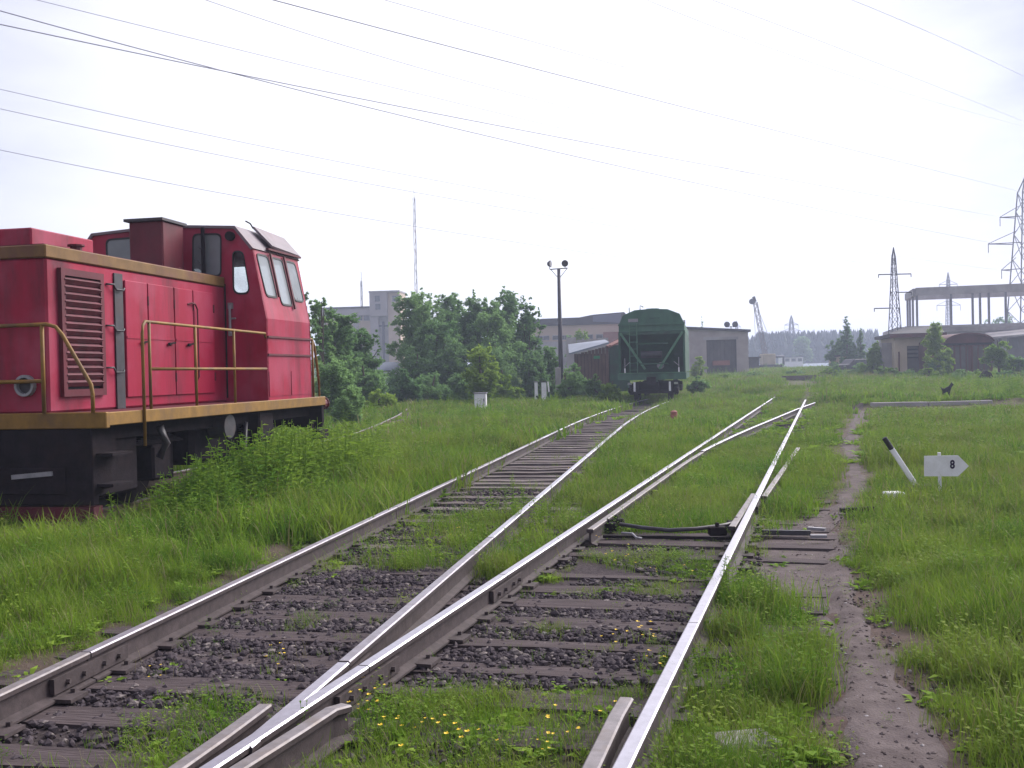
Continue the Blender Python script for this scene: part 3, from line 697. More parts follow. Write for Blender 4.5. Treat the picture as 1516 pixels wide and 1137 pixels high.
# cab: hollow, of plates with window openings
PROFC = [(-CV,ZS),(CV,ZS),(CV,2.46),(1.46,3.54),(1.19,3.85),(.3,3.90),(-.3,3.90),(-1.19,3.85),(-1.46,3.54),(-CV,2.46)]
big = [onu(285,408,UC), onu(328,410,UC), onu(328,345,UC), onu(285,346,UC)]
tri = [onu(345,436,UC), onu(371,436,UC), onu(360,371,UC), onu(344,371,UC)]
bigr, trir = rpoly(big, .09), rpoly(tri, .12)
mir = lambda p: [(-a,b_) for a,b_ in p][::-1]
cab = bpy.data.objects.new('cab', None); 
mb = MB(); fnF = lambda a,b_,d: (a, UC+d, b_)
wall_holes(mb, PROFC, [bigr, trir, mir(bigr), mir(trir)], fnF, 0, .05)
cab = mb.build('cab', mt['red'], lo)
mt['glassg'] = glass_mat('dusty_grey_glass', (.20,.22,.23), .72, .15)
mt['glassc'] = glass_mat('clear_cab_glass', (.5,.53,.55), .12, .05)
mt['glassm'] = glass_mat('milky_cab_glass', (.36,.38,.40), .62, .12)
mt['rubber'] = M('black_rubber', (.02,.02,.022), .6, .2, 10)
def pane(poly, fn, d, gm_, parent, rim=.028, fr='rubber'):
    f_ = MB(); wall_holes(f_, poly, [inset(poly, rim)], fn, d-.012, d+.014); fo = f_.build('window_frame', mt[fr], parent)
    p_ = MB(); p_.prism(inset(poly, rim*.6), fn, d+.0, d+.006); p_.build('window_pane', gm_, parent)
for pl_, gm_ in ((bigr,'glassg'),(trir,'glassc'),(mir(bigr),'glassg'),(mir(trir),'glassg')): pane(pl_, fnF, -.0, mt[gm_], cab)
mb = MB(); fnR = lambda a,b_,d: (a, UR+d, b_)
rw = rrect(.25,1.30,2.35,3.45,.1)
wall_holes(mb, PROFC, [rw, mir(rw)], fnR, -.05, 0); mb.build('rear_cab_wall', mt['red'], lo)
# side walls: upright lower panel and leaning window panel
lean = Vector((1.46-CV, 0, 3.54-2.46)); LH = lean.length; ld = lean.normalized(); ln = Vector((ld.z,0,-ld.x))
for s in (1,-1):
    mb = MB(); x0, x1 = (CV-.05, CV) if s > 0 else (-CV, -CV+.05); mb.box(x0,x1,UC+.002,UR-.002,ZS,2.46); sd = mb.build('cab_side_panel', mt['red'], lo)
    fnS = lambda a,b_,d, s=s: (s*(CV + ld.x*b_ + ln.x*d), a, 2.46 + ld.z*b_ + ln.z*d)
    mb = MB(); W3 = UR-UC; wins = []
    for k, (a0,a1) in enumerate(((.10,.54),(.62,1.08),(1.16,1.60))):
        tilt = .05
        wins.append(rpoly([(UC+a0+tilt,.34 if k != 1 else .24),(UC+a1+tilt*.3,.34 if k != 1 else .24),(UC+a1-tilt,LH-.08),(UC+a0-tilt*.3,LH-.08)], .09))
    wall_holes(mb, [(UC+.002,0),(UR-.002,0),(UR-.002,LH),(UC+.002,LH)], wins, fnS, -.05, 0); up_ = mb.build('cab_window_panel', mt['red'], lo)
    for k, w_ in enumerate(wins): pane(w_, fnS, .0, mt['glassm'], up_, .03)
    if s > 0:
        mb = MB(); mb.bar(fnS(UC+.58,.36,.03), fnS(UC+.56,LH-.05,.03), .035, .03, (1,0,0)); mb.bar(fnS(UC+1.12,.2,.03), fnS(UC+1.08,LH-.05,.03), .04, .03,(1,0,0)); mb.build('window_mullion', mt['darkred'], up_)
        for z in (2.17,1.90):
            mb = MB(); mb.box(CV,CV+.022,UC+.02,UR-.01,z,z+.03); mb.build('rib', mt['darkred'], sd)
        mb = MB(); mb.box(CV,CV+.008,UC+.05,UC+.83,ZS+.06,1.66); mb.box(CV,CV+.008,UC+.87,UR-.05,ZS+.06,1.66); mb.build('lower_plate', mt['red'], sd)
# roof plates
mb = MB(); rp = [(CV-.2+.03,3.52),(1.20,3.87),(.3,3.925),(-.3,3.925),(-1.20,3.87),(-1.49,3.52),(-1.45,3.50),(-1.18,3.83),(-.3,3.885),(.3,3.885),(1.18,3.83),(1.45,3.50)]
mb.prism(rp, lambda a,b_,d: (a,d,b_), UC-.03, UR+.04); rf = mb.build('cab_roof', mt['roof_grey'], lo)
mb = MB(); mb.bar((1.50,UC+.45,3.56),(1.50,UR+.02,3.56),.05,.03); mb.build('rain_gutter', mt['darkred'], rf)
vs = [(1.24,UC+.50,3.90),(1.24,UR-.05,3.86),(1.50,UR-.02,3.555),(1.49,UC+.62,3.60)]
mb = MB(); mb.add([*vs, *[(a+.02,b_,c_+.03) for a,b_,c_ in vs]], [(0,1,2,3),(7,6,5,4),(0,4,5,1),(1,5,6,2),(2,6,7,3),(3,7,4,0)]); mb.build('roof_flap', mt['roof_grey'], rf)
mb = MB(); mb.tube([(1.25,UC+.5,3.9),(1.22,UC+.47,3.97),(1.15,UC+.45,4.01)], .012, 6); mb.build('hook', mt['black'], rf)
# cab floor and interior
mb = MB(); mb.box(-CV+.06,CV-.06,UC+.06,UR-.06,ZS,ZS+.03); mb.box(-.9,.5,UC+.5,UR-.5,ZS+.03,2.35); mb.build('control_desk', mt['gunmetal'], lo)
# cab door handle, door seams, lamp
a0 = onu(335,500,UC)[0]
mb = MB(); mb.box(a0-.012,a0+.012,UC-.008,UC-.0005,ZS+.05,3.0); mb.build('door_seam', mt['black'], cab)
v_, z_ = onu(343,472,UC)
mb = MB(); mb.tube([(v_,UC-.06,z_-.22),(v_,UC-.06,z_+.2)], .02, 8); mb.box(v_-.03,v_+.03,UC-.06,UC,z_+.15,z_+.24); mb.box(v_-.03,v_+.03,UC-.06,UC,z_-.26,z_-.18); mb.tube([(v_,UC-.05,z_),(v_+.1,UC-.07,z_)], .015, 6); mb.build('door_handle', mt['lgrey'], cab)
v_, z_ = onu(342,350,UC)
mb = MB(); mb.tube([(v_,UC-.07,z_),(v_,UC,z_)], .07, 14); mb.build('cab_lamp', mt['black'], cab)
# round lamp on the hood end
for s in (1,-1):
    v_, z_ = onu(40,571,-.02); v_ *= s
    mb = MB(); n = 24
    for k in range(n):
        t0, t1 = 2*math.pi*k/n, 2*math.pi*(k+1)/n
        mb.bar((v_+.105*math.cos(t0),-.05,z_+.105*math.sin(t0)),(v_+.105*math.cos(t1),-.05,z_+.105*math.sin(t1)),.03,.06,(0,1,0))
    la = mb.build('headlamp', mt['lgrey'], lo)
    mb = MB(); mb.tube([(v_,-.03,z_),(v_,-.021,z_)], .10, 20); mb.build('lens', mt['gunmetal'], la)
# yellow handrails
def rails_(name, paths, r=.019):
    mb = MB()
    for p in paths: mb.tube(p, r, 8)
    return mb.build(name, mt['yellow'], lo, smooth=True)
hv = 1.66
u0 = onv(206,540,hv)[0]; u1 = onv(222,540,hv)[0]; u2 = onv(290,540,hv)[0]; u3 = onv(347,540,hv)[0]; ue_ = onv(394,540,hv)[0]
zt_, zm_ = 2.26, 1.70
rails_('side_handrail', [[(hv+.05,u0,.80),(hv+.05,u0,zt_-.14),(hv+.045,u0+.03,zt_-.05),(hv+.02,u0+.12,zt_),(hv,u1,zt_),(hv,ue_-.02,zt_-.03),(hv,ue_,zt_-.1)], [(hv,u1,zm_),(hv,ue_,zm_)]])
for u in (u1,u2,u3): rails_('handrail_post', [[(hv,u,ZS),(hv,u,zt_)]])
fu = -.10
vb, zb_ = onu(75,480,fu); vm, zm2 = onu(135,575,fu); vp, _ = onu(64,560,fu); _, zl = onu(30,565,fu)
rails_('front_handrail', [[(-vb,fu,zb_),(vb-.05,fu,zb_),(vb+.06,fu,zb_-.03),(vb+.14,fu,zb_-.12),(vm,fu,zm2+.04),(vm+.015,fu,zm2-.06),(vm+.015,fu-.0,ZS)], [(-vp,fu,zl),(vp,fu,zl)]], .022)
for v_ in (-vp, vp): rails_('handrail_post', [[(v_,fu,ZS),(v_,fu,zb_)]], .022)
mb = MB()
for s in (1,):
    rails_('rear_handrail', [[(1.60,UR+.04,ZS),(1.60,UR+.04,2.10),(1.60,UR+.10,2.20),(1.60,UR+.2,2.2),(1.60,UR+.30,2.10),(1.60,UE-.1,1.75),(1.60,UE-.03,1.45),(1.60,UE-.03,ZS)], [(1.35,UE-.05,ZS),(1.35,UE-.05,2.0)], [(1.60,UR+.22,ZS),(1.60,UR+.22,2.18)]], .022)

# ------------------------------------------------------------------ green hopper wagon
YW = 49.0
pc = at(966,598,YW); WZ = RZ
wa = thing('hopper_wagon', 'green covered hopper wagon seen end on, waiting at the bend of the left track', 'railway wagon', (pc.x, YW, WZ), -.19)
wa.scale = (1.06, 1, 1)
S_ = YW/F_PX
def wz(py): return (599-py)*S_
def wx(px): return (px-965)*S_
# end outline of body
zt_, zs_, ze_ = wz(461), wz(484), wz(557)
Lw = 12.0
sec = [(-1.50,zs_-.35),(1.50,zs_-.35),(1.50,zs_),(1.30,zt_-.28),(.75,zt_-.04),(0,zt_),(-.75,zt_-.04),(-1.30,zt_-.28),(-1.50,zs_)]
mb = MB(); mb.prism(sec, lambda a,b_,d: (a,d,b_), .35, Lw); hop = mb.build('hopper_body', mt['greenw'], wa, bevel=.02)
low = [(-1.46,1.75),(1.46,1.75),(1.46,zs_-.35),(-1.46,zs_-.35)]
mb = MB(); mb.prism(low, lambda a,b_,d: (a, d + (zs_-.35-b_)*1.0, b_), .50, Lw-2.4); mb.build('slope_sheet', mt['greend'], wa)
mb = MB(); mb.box(-1.52,1.52,.33,.42,zs_-.50,zs_-.35); mb.build('end_beam', mt['greend'], wa)
mb = MB(); mb.bar((-1.52,.30,zs_),(1.52,.30,zs_),.06,.08); mb.build('end_rib', mt['greenw'], wa)
mb = MB(); mb.box(-1.05,-.6,.335,.349,zt_-.62,zt_-.46); mb.build('plate', mt['lgrey'], hop); mb = MB(); mb.box(-.1,.4,.335,.349,zt_-.48,zt_-.44); mb.build('rung', mt['greend'], hop)
for k in range(3):
    mb = MB(); mb.tube([(0,2+k*3.6,zt_-.02),(0,2+k*3.6,zt_+.10)], .32, 14); mb.build('hatch', mt['greenl'], hop)
mb = MB(); mb.tube([(-.5,.5,zt_-.03),(-.5,.5,zt_+.18),(-.35,.5,zt_+.10)], .03, 6); mb.tube([(-1.0,.5,zt_-.2),(-1.0,.5,zt_+.1)], .02, 6); mb.build('roof_rail', mt['greend'], hop)
for s_ in (-1,1):
    mb = MB(); mb.box(s_*1.49-.02,s_*1.49+.02,.55,Lw,ze_+.04,zs_-.36); mb.build('side_sheet', mt['greend'], wa)
mb = MB(); mb.box(-1.46,1.46,2.5,2.56,ze_-.1,zs_-.9); mb.build('bulkhead', mt['greend'], wa)
# frame, end sill, platform
mb = MB(); mb.box(-1.55,1.55,0,.12,ze_-.32,ze_); mb.build('end_sill', mt['greenw'], wa, bevel=.01)
mb = MB(); mb.box(-1.5,1.5,-.04,.5,ze_,ze_+.035); mb.build('platform', mt['greenl'], wa)
mb = MB(); mb.box(-.25,.25,0,Lw,ze_-.42,ze_-.02); mb.box(-1.5,-1.38,.1,Lw,ze_-.3,ze_); mb.box(1.38,1.5,.1,Lw,ze_-.3,ze_); mb.build('underframe', mt['greend'], wa)
for s in (-1,1):
    mb = MB(); mb.bar((s*1.42,.25,zs_-.40),(s*.32,.25,ze_+.2),.10,.10,(0,1,0)); mb.build('diagonal_brace', mt['greenl'], wa)
    mb = MB(); mb.bar((s*1.47,.12,ze_),(s*1.47,.36,zs_-.35),.09,.09,(0,1,0)); mb.build('corner_post', mt['greend'], wa)
    mb = MB(); mb.bar((s*1.46,.55,ze_),(s*1.46,.55,zs_-.3),.06,.1,(0,1,0)); mb.build('end_stanchion', mt['greend'], wa)
    mb = MB(); mb.tube([(s*1.22,.02,ze_),(s*1.22,.02,ze_+.75)], .022, 6); mb.bar((s*1.22,.02,ze_+.35),(s*1.0,.02,ze_+.55),.03,.03); mb.build('grab_iron', mt['lgrey'], wa)
    mb = MB(); mb.tube([(s*1.22,.0,ze_),(s*1.22,.0,ze_+.26)], .034, 6); mb.build('white_grab_end', mt['white'], wa)
    mb = MB(); mb.box(s*.80-.045,s*.80+.045,.0,.06,.50,.95); mb.build('white_step_iron', mt['white'], wa)
    mb = MB(); mb.box(s*1.06-.09,s*1.06+.09,.5,.6,.82,.92); mb.build('white_axle_mark', mt['white'], wa)
mb = MB()
for x in (-1.0,-.66): mb.tube([(x,.16,ze_),(x,.28,zs_+.05)], .022, 6)
for k in range(7):
    w_ = (k+.5)/7; z = ze_+(zs_-ze_)*w_; y_ = .16+.12*w_; mb.tube([(-1.0,y_,z),(-.66,y_,z)], .016, 6)
mb.build('ladder', mt['greenl'], wa)
for z in (wz(513), wz(543)):
    mb = MB(); mb.bar((-.75,.22,z),(.75,.22,z),.05,.06); mb.build('cross_bar', mt['greend'], wa)
mb = MB(); mb.tube([(-.5,.55,wz(529)),(.45,.55,wz(529))], .17, 14); mb.build('brake_reservoir', mt['gunmetal'], wa)
mb = MB(); mb.tube([(.38,.35,wz(546)),(.38,.6,wz(546))], .16, 14); mb.build('brake_cylinder', mt['lgrey'], wa)
mb = MB(); mb.box(-.16,.16,-.35,.1,.86,1.18); mb.box(-.22,.2,-.55,-.3,.82,1.2); mb.build('coupler', mt['black'], wa, bevel=.03)
mb = MB(); mb.tube([(.28,-.05,.9),(.36,-.14,.6),(.2,-.14,.42)], .035, 6); mb.build('air_hose', mt['black'], wa, smooth=True)
for u in (.95, 2.8, Lw-2.8, Lw-.95):
    for s in (-1,1):
        mb = MB(); mb.tube([(s*.72,u,.475),(s*.87,u,.475)], .475, 22); mb.tube([(s*.69,u,.475),(s*.72,u,.475)], .50, 22); mb.build('wheel', mt['black'], wa)
    mb = MB(); mb.tube([(-1.05,u,.475),(1.05,u,.475)], .08, 8); mb.build('axle', mt['black'], wa)
for u in (1.88, Lw-1.88):
    for s in (-1,1):
        mb = MB(); mb.box(s*1.05-.1,s*1.05+.1,u-1.2,u+1.2,.42,.66); mb.box(s*1.05-.1,s*1.05+.1,u-.4,u+.4,.3,.85); mb.build('bogie_frame', mt['black'], wa, bevel=.04)
    mb = MB(); mb.box(-1.0,1.0,u-.2,u+.2,.55,.9); mb.build('bolster', mt['black'], wa)
mb = MB(); mb.bar((-.9,.35,.42),(.9,.35,.42),.06,.08); mb.build('brake_beam', mt['black'], wa)

# ------------------------------------------------------------------ lamp post with two floodlights
YP = 52.0; pb = at(831,572,YP); k_ = YP/F_PX
lp = thing('floodlight_post', 'tall concrete post carrying two round floodlights on a crossarm', 'lamp post', (pb.x,YP,tz(pb.x,YP)))
top = at(827,398,YP).z - lp.location.z
mb = MB(); mb.tube([(0,0,-.1),(0,0,top)], .14, 10, .085); mb.build('pole', mt['steeld'], lp, smooth=True)
mb = MB(); mb.bar((-.46,0,top-.02),(.46,.1,top+.04),.06,.05); mb.build('crossarm', mt['steeld'], lp)
for s in (-1,1):
    mb = MB(); mb.tube([(s*.42,.03,top),(s*.08,0,top-.42)], .018, 6); mb.build('brace', mt['steeld'], lp)
for s, ang in ((-1,R(65)),(1,R(-8))):
    c0 = Vector((s*.33-(.13 if s < 0 else 0), .05, top+.27)); d = Vector((math.sin(ang),-math.cos(ang),.0))
    mb = MB(); mb.tube([c0-d*.10, c0+d*.02], .10, 16, .17); mb.tube([c0+d*.02, c0+d*.06], .175, 16); fl = mb.build('floodlight', mt['steeld'], lp)
    mb = MB(); mb.tube([c0+d*.06, c0+d*.068], .155, 16); mb.build('lens', mt['gunmetal' if s > 0 else 'lgrey'], fl)
    mb = MB(); mb.bar((c0.x,c0.y,top),(c0.x,c0.y,top+.12),.04,.03); mb.build('bracket', mt['steeld'], fl)
mb = MB(); mb.box(-.3,-.02,-.3,-.05,0,1.9); mb.build('lower_stub', mt['concrete'], lp, bevel=.02)
mb = MB(); mb.tube([(.12,-.1,.85),(.42,-.15,.75)], .13, 10); mb.build('meter_box', mt['black'], lp)

# ------------------------------------------------------------------ switch lever and arrow sign on the right
Yv = 13.2
pbv = at(1362,728,Yv); ptv = at(1309,648,Yv-.0)
lv = thing('switch_lever', 'leaning white switch lever with a black grip in the grass', 'switch lever', (pbv.x, Yv, tz(pbv.x,Yv)))
b0 = Vector((pbv.x,Yv,pbv.z))-lv.location; t0 = ptv-lv.location; dd = (t0-b0)
mb = MB(); mb.tube([b0-dd*.25, b0+dd*.14], .026, 8); mb.build('socket', mt['greend'], lv)
mb = MB(); mb.bar(b0+dd*.12, b0+dd*.80, .070, .03, (0,1,0)); mb.build('lever_arm', mt['white'], lv, bevel=.008)
mb = MB(); mb.tube([b0+dd*.79, b0+dd*.90, b0+dd*1.0], .036, 10, .034); mb.build('grip', mt['rubber'], lv, bevel=.006)
mb = MB(); mb.box(-.18,.18,-.14,.14,-.05,.14); mb.build('lever_base', mt['rail'], lv, bevel=.03)
Yg = 12.7
pg_ = at(1393,760,Yg); sg = thing('arrow_sign', 'white arrow-shaped board with a dark number 8 pointing right on a thin post', 'sign', (pg_.x,Yg,tz(pg_.x,Yg)))
o_ = sg.location
def sgp(px,py,d=0): p = at(px,py,Yg+d); return tuple(p-o_)
zt1 = sgp(1394,670)[2]
mb = MB(); mb.tube([(0,.02,-.1),(0,.02,zt1)], .022, 8); mb.build('post', mt['white'], sg)
poly = [(sgp(*q)[0], sgp(*q)[2]) for q in ((1368,675),(1418,674),(1434,690),(1418,705),(1368,705))]
mb = MB(); mb.prism(poly, lambda a,b_,d: (a,d,b_), -.008, .0); bd = mb.build('board', mt['white'], sg)
cu = bpy.data.curves.new('digit', 'FONT'); cu.body = '8'; cu.size = .19; cu.extrude = .001; cu.align_x = 'CENTER'; cu.align_y = 'CENTER'; cu.offset = .008
to = bpy.data.objects.new('digit', cu); C.objects.link(to); dg = bpy.context.evaluated_depsgraph_get(); dme = bpy.data.meshes.new_from_object(to.evaluated_get(dg)); bpy.data.objects.remove(to)
dme.materials.clear(); mt['ink'] = M('dark_sign_ink', (.03,.02,.05), .6, .2, 30); dme.materials.append(mt['ink'])
do = bpy.data.objects.new('digit', dme); C.objects.link(do); do.parent = bd; cxz = sgp(1409.5,688); do.location = (cxz[0], -.0105, cxz[2]); do.rotation_euler = (R(90),0,0); do.scale = (.62,.75,1)
p = gp(1325,748); mb = MB(); mb.box(-.13,.10,-.09,.09,.0,.17); o = mb.build('white_box', mt['white'], bevel=.015); o.location = (p.x,p.y,tz(p.x,p.y)); tag(o, 'small white box low in the grass in front of the lever', 'box')
for k in range(1):
    mb = MB(); p = gp(1268,762); mb.bar((-.18,0,.06),(.2,.02,.07),.08,.05); o = mb.build('timber_offcut', mt['black']); o.location = (p.x,p.y,tz(p.x,p.y)); tag(o, 'short black timber offcut lying beside the footpath', 'timber')
p = gp(1100,1097); mb = MB(); mb.box(-.16,.16,-.1,.1,-.03,.05); o = mb.build('stone_slab', mt['concrete'], bevel=.02); o.location = (p.x,p.y,tz(p.x,p.y)); o.rotation_euler=(0,.05,.3); tag(o, 'grey stone slab in the grass beside the right rail', 'slab')

# white cabinet, far lever, white posts, red marker
p = at(712,610,44); cbn = thing('signal_cabinet', 'tall white metal cabinet standing in the grass left of the track', 'cabinet', (p.x,44,tz(p.x,44)), -.1)
kx = 44/F_PX; z1 = at(712,581,44).z-cbn.location.z
mb = MB(); mb.box(-.25,.25,-.2,.2,-.05,z1-.05); bdy = mb.build('cabinet_body', mt['white'], cbn, bevel=.01)
mb = MB(); mb.box(-.28,.28,-.23,.23,z1-.05,z1); mb.build('lid', mt['lgrey'], cbn)
mb = MB(); mb.box(-.21,.21,-.212,-.201,.15,z1-.1); dr = mb.build('door', mt['white'], cbn); mb = MB(); mb.box(.15,.18,-.23,-.212,.5,.62); mb.build('handle', mt['gunmetal'], dr)
p = at(808,596,47); l2 = thing('switch_lever', 'small far white switch lever leaning left near the floodlight post', 'switch lever', (p.x,47,tz(p.x,47)))
b0 = Vector((0,0,.0)); t0 = at(794,586,47)-l2.location
mb = MB(); mb.bar(b0, b0+(t0-b0)*.7, .07,.05,(0,1,0)); mb.build('lever_arm', mt['white'], l2); mb = MB(); mb.bar(b0+(t0-b0)*.7, t0, .08,.06,(0,1,0)); mb.build('grip', mt['rubber'], l2)
mb = MB(); mb.box(-.2,.2,-.15,.15,-.03,.08); mb.build('lever_base', mt['rail'], l2)
for px, w_, nm in ((793.5,.20*.8,'short round-topped white post, left of the pair'),(805,.24,'wider white post with dark top, beside the thin stake')):
    z = tz(at(px,575,50).x,50); p = at(px,566,50); o = thing('white_post', nm, 'post', (p.x,50,z)); h_ = p.z-z
    mb = MB(); mb.box(-w_/2,w_/2,-.1,.1,-.05,h_); mb.build('post_body', mt['white'], o, bevel=.02); mb = MB(); mb.box(-w_/2-.02,w_/2+.02,-.12,.12,h_,h_+.05); mb.build('cap', mt['lgrey'] if w_ < .2 else mt['gunmetal'], o)
p = at(814,608,46); st = thing('marker_stake', 'thin white and green marker stake in the grass', 'stake', (p.x,46,tz(p.x,46))); zt2 = at(811,565,46).z-st.location.z
mb = MB(); mb.tube([(0,0,-.05),(-.02,0,zt2*.62)], .025, 6); mb.build('lower_stake', mt['greend'], st); mb = MB(); mb.tube([(-.02,0,zt2*.62),(-.06,0,zt2)], .04, 6); mb.build('upper_stake', mt['white'], st)
p = at(998,627,33); rm = thing('rail_marker', 'short red and white marker stub in the grass between the two tracks', 'marker', (p.x,33,tz(p.x,33)))
mt['brick_red'] = M('faded_red_paint', (.30,.09,.08), .7, .25, 12, dirt=(.3,.2,.15))
mb = MB(); mb.tube([(0,0,-.05),(0,0,.10)], .05, 8); mb.build('stub', mt['white'], rm); mb = MB(); mb.tube([(0,0,.10),(0,0,.34)], .12, 12, .11); mb.tube([(0,0,.34),(0,0,.37)], .11, 12, .05); mb.build('marker_head', mt['brick_red'], rm)

# ------------------------------------------------------------------ buildings
mt['siloc'] = M('panel_concrete', (.32,.285,.295), .9, .12, .25, dirt=(.22,.19,.19), dirt_amt=.5, streak=.4)
mt['tan'] = M('tan_concrete', (.44,.34,.27), .9, .12, .25)
mt['greyblue'] = M('blue_grey_sheet', (.10,.11,.155), .6, .15, .3)
mt['darkroof'] = M('dark_felt_roof', (.055,.05,.055), .8, .2, .5)
mt['brickgrey'] = M('grey_sand_lime_brick', (.36,.31,.30), .9, .15, .7, dirt=(.22,.18,.17), bump=.1)
mt['glassdark'] = M('dark_window_glass', (.04,.045,.05), .25, .2, 1, spec=.6)
mt['brickred'] = M('red_brick', (.24,.10,.08), .9, .2, 1.2)
mt['yellowbrick'] = M('buff_plaster', (.46,.37,.27), .9, .15, .6, dirt=(.30,.25,.20), streak=.4)
mt['rustsheet'] = M('rusty_dark_red_sheet', (.10,.035,.035), .8, .35, 1.2, dirt=(.06,.03,.028), streak=.6)
mt['brown'] = M('brown_planks', (.125,.075,.062), .9, .3, 3, streak=.7)
mt['roofblue'] = M('blue_grey_roofing', (.20,.22,.27), .7, .15, .5)
class Frame:
    """a building's own axes: a runs along the front to the right, b into depth, z up"""
    def __init__(s, name, label, cat, px, py, Y, rz, z=None):
        p = at(px, py, Y); s.z = p.z if z is None else z; s.o = thing(name, label, cat, (p.x,Y,s.z), rz); s.rz = rz
    def a_of(s, px, py=540, b=0):
        d = ray(px,py); c_, q = math.cos(s.rz), math.sin(s.rz); n = Vector((-q,c_,0)); P0 = s.o.location + n*b
        t_ = (P0-Vector((0,0,CAM_H))).dot(n)/d.dot(n); p = Vector((0,0,CAM_H))+d*t_-s.o.location
        return p.x*c_+p.y*q, p.z
    def box(s, name, m, x0,x1,y0,y1,z0,z1, parent=None, bevel=0):
        mb = MB(); mb.box(x0,x1,y0,y1,z0,z1); return mb.build(name, m, parent or s.o, bevel=bevel)
def window(fr, parent, x0, x1, z0, z1, y=0, n=1, m='glassdark', trim='lgrey'):
    f_ = MB(); w_ = .08; hs = []
    for k in range(n):
        a_ = x0+w_ + (x1-x0-w_)*k/n; b2 = x0 + (x1-x0-w_)*(k+1)/n
        hs.append([(a_,z0+w_),(b2,z0+w_),(b2,z1-w_),(a_,z1-w_)])
    wall_holes(f_, [(x0,z0),(x1,z0),(x1,z1),(x0,z1)], hs, lambda a,b_,d: (a,d,b_), y-.06, y-.003)
    o = f_.build('window', mt[trim], parent)
    for h_ in hs:
        mb = MB(); mb.box(h_[0][0]-.01,h_[1][0]+.01,y-.03,y-.01,h_[0][1]-.01,h_[2][1]+.01); mb.build('pane', mt[m], o)
    return o
# silo tower with wing (200 m)
YS_ = 190.0
fr = Frame('grain_elevator', 'pale concrete elevator tower with a lower wing behind the trees', 'building', 549,545,YS_,-.10, z=1.0)
a = lambda px,py,b=0: fr.a_of(px,py,b)
x0,x1,x2 = a(547,450)[0], a(573,450)[0], a(591,450)[0]; zt_ = a(560,433)[1]; zm_ = a(560,468)[1]
fr.box('tower_head', mt['siloc'], x0,x1,0,6,zm_,zt_); fr.box('tower_shaft', mt['siloc'], x0,x0+(x1-x0)*.45,.3,6,0,zm_)
fr.box('recess', mt['concrete'], x0+(x1-x0)*.45,x1,1.2,5.9,0,zm_)
mb = MB(); mb.box(x1,x2,.6,6.2,a(580,500)[1]-8,zt_); mb.build('tower_flank', mt['tan'], fr.o)
fr.box('roof_edge', mt['concrete'], x0-.1,x2+.1,-.1,6.3,zt_,zt_+.3)
for px,py in ((558.5,442),(559.5,454)):
    xx,zz = a(px,py); window(fr, fr.o, xx-.55,xx+.55,zz-.6,zz+.6,0)
xx,zz = a(585,442); window(fr, fr.o, xx-.7,xx+.5,zz-.5,zz+.6,.6)
fr.box('duct', mt['steeld'], x0+(x1-x0)*.62,x0+(x1-x0)*.74,.95,1.2,1,zm_-1)
fr.box('ledge', mt['steeld'], x0+(x1-x0)*.45,x1,1.0,1.2,a(565,482)[1]-.15,a(565,482)[1]+.15)
wl = a(470,470)[0]; zw = a(520,456)[1]; zw2 = a(520,467)[1]
fr.box('wing_top', mt['siloc'], wl,x0-.01,1,9,zw2,zw); fr.box('wing_wall', mt['tan'], wl,x0-.01,1.6,9,0,zw2-.01); fr.box('wing_roof', mt['darkroof'], wl-.2,x0-.02,.8,9.2,zw,zw+.3)
for px in (520,532,543):
    xx,zz = a(px,470,1.6); window(fr, fr.o, xx-.6,xx+.6,zz-.6,zz+.4,1.6)
for k in range(4):
    xx = x0-3-k*3.2; fr.box('pilaster', mt['siloc'], xx-.5,xx+.5,1.2,1.6,0,zw2-.02)
# masts behind
def mast(px, ytop, Y, w, label, bands):
    b_ = at(px,545,Y); o = thing('radio_mast', label, 'mast', (b_.x,Y,1.0)); h_ = at(px-1.5,ytop,Y).z-1.0
    mb = MB()
    for sx,sy in ((-1,-1),(1,-1),(0,1)): mb.bar((sx*w,sy*w,0),(sx*w*.8,sy*w*.8,h_),.09,.09)
    n = int(h_/2.2)
    for k in range(n):
        z0,z1 = h_*k/n,h_*(k+1)/n; s = -1 if k%2 else 1
        mb.bar((s*w,-w,z0),(-s*w,-w,z1),.06,.06,(0,1,0)); mb.bar((w,-w,z0),(0,w,z1),.06,.06,(0,1,0))
        if bands and k%6 < 3: mb.m[-12:] = [1]*12
    mb.build('lattice', [mt['steel'], mt['brick_red']], o)
    mb = MB(); mb.tube([(0,0,h_),(0,0,h_+2)], .06, 5); mb.build('aerial', mt['steel'], o)
mast(619,292,230,.30,'tall thin lattice radio mast rising above the central trees',True)
mast(538,416,215,.20,'short thin aerial mast behind the elevator wing',False)
# long factory hall behind the wagon
fr = Frame('factory_hall', 'long tan factory hall with dark blue-grey saw roof behind the hopper wagon', 'building', 800,545,140,-.12, z=1.0)
a = fr.a_of; xl,xr = a(775,500)[0], a(935,500)[0]; zb_ = a(860,481)[1]
fr.box('hall_wall', mt['tan'], xl,xr,0,30,0,zb_)
prof = [(775,476),(803,472),(858,470),(878,466),(924,462),(931,470)]
mb = MB(); pl2 = [(a(px,py)[0],max(zb_+.05,a(px,py)[1])) for px,py in prof]
mb.prism([(xl,zb_)]+pl2+[(xr,zb_)], lambda p_,q_,d: (p_,d,q_), -.3, 30); ro = mb.build('saw_roof', mt['darkroof'], fr.o)
mb = MB(); i0,i1 = a(878,480)[0],a(920,480)[0]; mb.prism([(i0,zb_+.4),(i1,zb_-.0+.1),(i1,a(920,464)[1]),(i0,a(878,468)[1])], lambda p_,q_,d: (p_,d,q_), -.42,-.31); mb.build('roof_cladding', mt['greyblue'], ro)
x_ = xl+1
k = 0
while x_ < xr-3:
    window(fr, fr.o, x_,x_+2.6,a(840,503)[1],a(840,496)[1],0,3); x_ += 3.0
